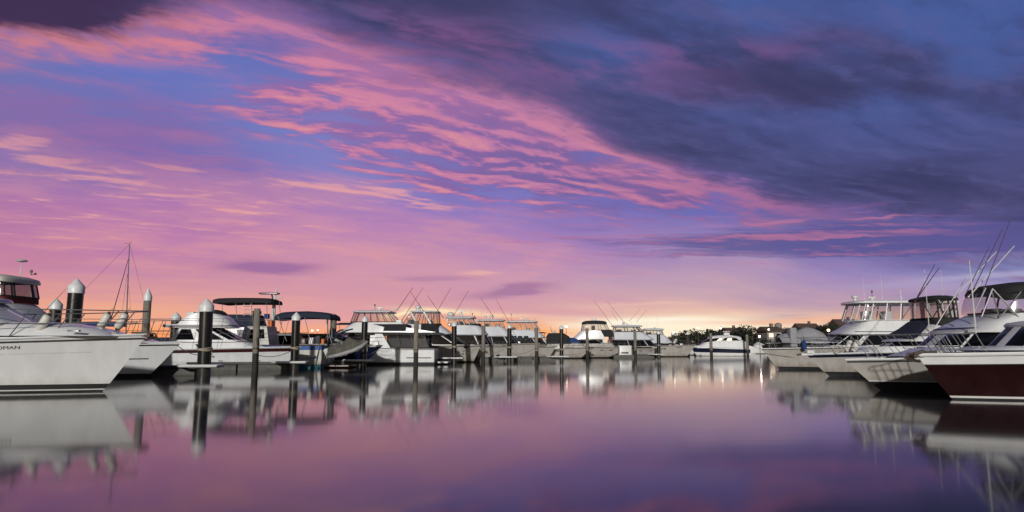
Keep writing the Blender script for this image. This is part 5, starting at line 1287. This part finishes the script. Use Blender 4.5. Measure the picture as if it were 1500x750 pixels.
for i, (o, L, r, px) in enumerate(PT):
    pontoon(o, L, ('pontoon ending at the tall black pile before the red striped launch', 'pontoon ending at the black pile beside the launch bow', 'pontoon ending at the black pile by the navy hull',
                   'pontoon ending at the black pile beside the marked bow', 'pontoon ending at the black pile by the radar bar cruiser', 'pontoon ending at the black pile before the runabout',
                   'pontoon ending at the black pile by the far flared bow')[i], r=r)

# small dock box with a dark panel on the pontoon between two bows
o = at(915, 524.5); t = thing('dock_box', 'pale square dock box with dark marks between two bows', 'dock box', (o.x, o.y - .2, 0))
m = MB(); m.rbox(-.9, .9, -.4, .4, .45, 1.75, .06); m.build('cabinet', 'white plastic', t); m = MB(); m.box(-1.6, 1.8, -.5, .7, -.3, .45); m.build('float', 'pontoon concrete', t)
m = MB(); m.rbox(-.55, .45, -.412, -.402, .62, .85, .004); m.build('marking', 'marking black', t); m = MB(); m.rbox(-.95, -.80, -.45, -.41, .6, 1.6, .01); m.build('hinge', 'rusty iron', t)

# ------------------------------------------------------------------ far bank: trees, houses, lamps
TL = [ # px, Y, top, width
 (232,300,497,34,'low tree line clump behind the slim grey pile'),(450,260,488,26,'dark tree in the gap under the navy canopy, left'),(472,250,485,28,'round dark tree under the middle of the navy canopy'),(497,260,489,26,'dark tree right of the canopy end'),
 (548,300,497,40,'low dark tree behind the stern out cruiser'),(832,290,497,34,'low dark tree beyond the runabout canopy'),
 (990,210,489,26,'small tree behind the white lamp'),(1008,205,482,26,'yellowish tree lit by the sunset glow at the left end of the bank'),(1024,200,486,24,'dark tree over the bow of the sport yacht'),(1040,205,480,26,'tall dark tree over the sport yacht windscreen'),
 (1057,210,484,24,'dark tree right of the bright street lamp'),(1070,205,482,22,'open crowned tree over the sport yacht arch'),(1084,200,479,26,'spreading tree above the sport yacht stern'),(1101,196,476,32,'tallest spreading tree of the left bank'),(1117,205,484,24,'tree beside the lit house'),
 (1141,220,478,26,'tree in front of the tower'),(1160,220,479,28,'bushy tree right of the tower'),(1180,225,478,28,'dark tree behind the grey tarpaulin'),(1200,215,474,30,'tall dark tree left of the warm lamp'),(1217,210,471,26,'highest tree at right, behind the flybridge'),
 (1238,215,474,30,'dark tree hidden behind the flybridge coaming'),(1262,220,478,30,'tree behind the right flybridge enclosure'),(1130,235,484,30,'tree on the rise behind the lit house'),(1095,240,484,34,'tree on the far rise behind the spreading tree')]
for i, (px, Y, top, w_, lab) in enumerate(TL):
    tree(px, Y, top + 1.5, w_*1.8, lab, 100 + i, 'foliage' if i in (7, 11, 18) else 'dark foliage')
for i in range(22):
    px = 960 + i*14 + rng.uniform(-4, 4)
    tree(px, 184 + rng.uniform(-4, 6), 496 + rng.uniform(-2, 3), 24, 'low dark bush of the hedge along the far bank', 300 + i, 'dark foliage', 300, .1, 'bushes along the far bank')
for i, px in enumerate((20, 70, 120, 170, 225, 275, 330, 390, 440, 520, 575, 640, 700, 760, 800, 860)):
    tree(px, 290 + rng.uniform(-15, 15), 500 + rng.uniform(-3, 2), 62, 'low dark tree of the belt along the distant left shore', 400 + i, 'dark foliage', 420, .1, 'trees along the distant left shore')

def house(px, Y, base_py, w_px, h_px, label, wall='rendered wall', lit=1):
    k = FOCAL/Y; x = (px - 750)/k; w = w_px/k; z0 = max(0, shore_h(x, Y)) - .3; z1 = CAM_H + (HORIZON - base_py + h_px)/k; h = max(2.6, z1 - z0 - w*.22)
    t = thing('house', label, 'house', (x, Y, z0), R(8), 'houses on the far bank')
    m = MB(); m.box(-w/2, w/2, -3, 3, 0, h); m.build('wall', wall, t)
    m = MB(); e = w/2 + .5; rf = w*.22 + .4
    m.grid([[(-e, -3.5, h + .003), (e, -3.5, h + .003)], [(-e, 0, h + rf), (e, 0, h + rf)], [(-e, 3.5, h + .003), (e, 3.5, h + .003)]])
    m.grid([[(-e, -3.5, h - .18), (e, -3.5, h - .18)], [(-e, -3.5, h + .003), (e, -3.5, h + .003)]])
    for s_ in (-1, 1): b_ = len(m.v); m.v.extend([(s_*e, -3.5, h + .003), (s_*e, 0, h + rf), (s_*e, 3.5, h + .003)]); m.f.append((b_, b_+1, b_+2)); m.m.append(0)
    rf_ = m.build('roof', 'roof tile', t); m = MB(); m.box(w*.2, w*.2 + .8, .4, 1.2, h + rf*.4, h + rf + .9); m.build('chimney', 'brick wall', rf_)
    n = max(2, int(w/3))
    for i in range(n):
        x0 = -w/2 + w*(i + .5)/n
        f = MB(); f.box(x0 - .65, x0 + .65, -3.06, -3.002, h - 1.9, h - .6); wi = f.build('window', 'lit window' if (lit and i % 2 == 0) else 'tinted window', t)
        f = MB()
        for a_ in ((x0 - .75, x0 - .65, h - 2.0, h - .5), (x0 + .65, x0 + .75, h - 2.0, h - .5), (x0 - .65, x0 + .65, h - .6, h - .5), (x0 - .65, x0 + .65, h - 2.0, h - 1.9)): f.box(a_[0], a_[1], -3.09, -3.004, a_[2], a_[3])
        f.build('frame', 'white plastic', wi)
house(1124, 190, 497, 22, 16, 'pale house with lit windows behind the small cabin boat')
house(1178, 262, 494, 30, 18, 'low roofed house on the rise behind the grey tarpaulin', lit=0)
house(1235, 250, 494, 34, 21, 'house on the rise behind the right flybridge', lit=1)
house(1068, 250, 496, 26, 14, 'house among the trees behind the sport yacht', 'brick wall', 0)
k = FOCAL/262; x = (1138 - 750)/k; g = shore_h(x, 262); t = thing('water_tower', 'small dark tower on the skyline of the rise', 'tower', (x, 262, g - .2)); H_ = CAM_H + (HORIZON - 472.5)/k - g
m = MB(); m.lathe([(1.0, 0), (.9, H_ - 2.6)], 12); m.build('shaft', 'brick wall', t); m = MB(); m.lathe([(1.0, H_ - 2.6), (1.35, H_ - 2.3), (1.35, H_ - .5), (.3, H_)], 12); m.build('tank', 'rendered wall', t)

lamp(829, 478.7, 150, 'tall lamp post with white light above the runabout', 'white lamp', .42, 0)
lamp(985, 487, 118, 'white dock lamp above the black capped pile near the far end', 'white lamp', .26, 0)
lamp(1021, 480.5, 180, 'street lamp glowing white at the left of the tree tops', 'white lamp', .42)
lamp(1054, 481, 180, 'street lamp glowing white among the bank trees above the sport yacht', 'white lamp', .46)
lamp(1124, 483, 178, 'slim lamp post in front of the lit house', 'white lamp', .36)
lamp(1211, 484, 150, 'warm bright lamp on a short post left of the right flybridge', 'warm lamp', .50, 0)
lamp(1110, 493, 112, 'white dock lamp at the end of the fairway', 'bright lamp', .22, 0)
lamp(459, 484.5, 175, 'orange lamp under the navy canopy, left of two', 'warm lamp', .40)
lamp(467, 484, 180, 'white lamp under the navy canopy beside the orange one', 'white lamp', .30)
lamp(848, 489, 150, 'orange dock lamp low behind the express cruiser', 'warm lamp', .35, 0)

# ------------------------------------------------------------------ mooring lines from bows to piles
def line(p, q, sag, label):
    a, c = Vector(p), Vector(q); t = thing('mooring_line', label, 'rope', a, 0, 'mooring lines between bows and piles')
    m = MB(); m.tube([(c - a)*u + Vector((0, 0, -4*sag*u*(1 - u))) for u in [i/12 for i in range(13)]], .018, 5); m.build('rope', 'rope', t, 60)
def wp(px, py, Z): k = FOCAL/Z; return ((px - 750)/k, Z, CAM_H + (HORIZON - py)/k)
line(wp(262, 505, 31.4), wp(296, 520, 33), .10, 'mooring line from the red skirted cruiser bow to the tall black pile')
line(wp(436, 510, 44), wp(378, 519, 39.5), .30, 'mooring line from the launch bow back to the weathered timber pile')
line(wp(558, 510, 51.5), wp(536, 520, 48.9), .12, 'mooring line from the navy bow to the black pile before it')
line(wp(700, 510, 66), wp(668, 519, 60.5), .25, 'mooring line from the marked bow to the black pile before it')
line(wp(739, 511, 69), wp(710, 518, 65), .20, 'mooring line from the radar bar cruiser bow to the timber pile')
line(wp(788, 508, 80.5), wp(748, 518, 68.6), .30, 'mooring line from the domed cruiser bow to the black pile')
line(wp(863, 512, 92), wp(824, 519, 72.5), .25, 'mooring line from the black canopied runabout to the black pile')
line(wp(1016, 509, 110), wp(966, 517, 98.5), .30, 'mooring line from the flared far bow to the black pile')
line(wp(1120, 514, 44.5), wp(1290, 520, 44.3), .50, 'mooring line along the hull of the tarpaulin carrying cruiser')
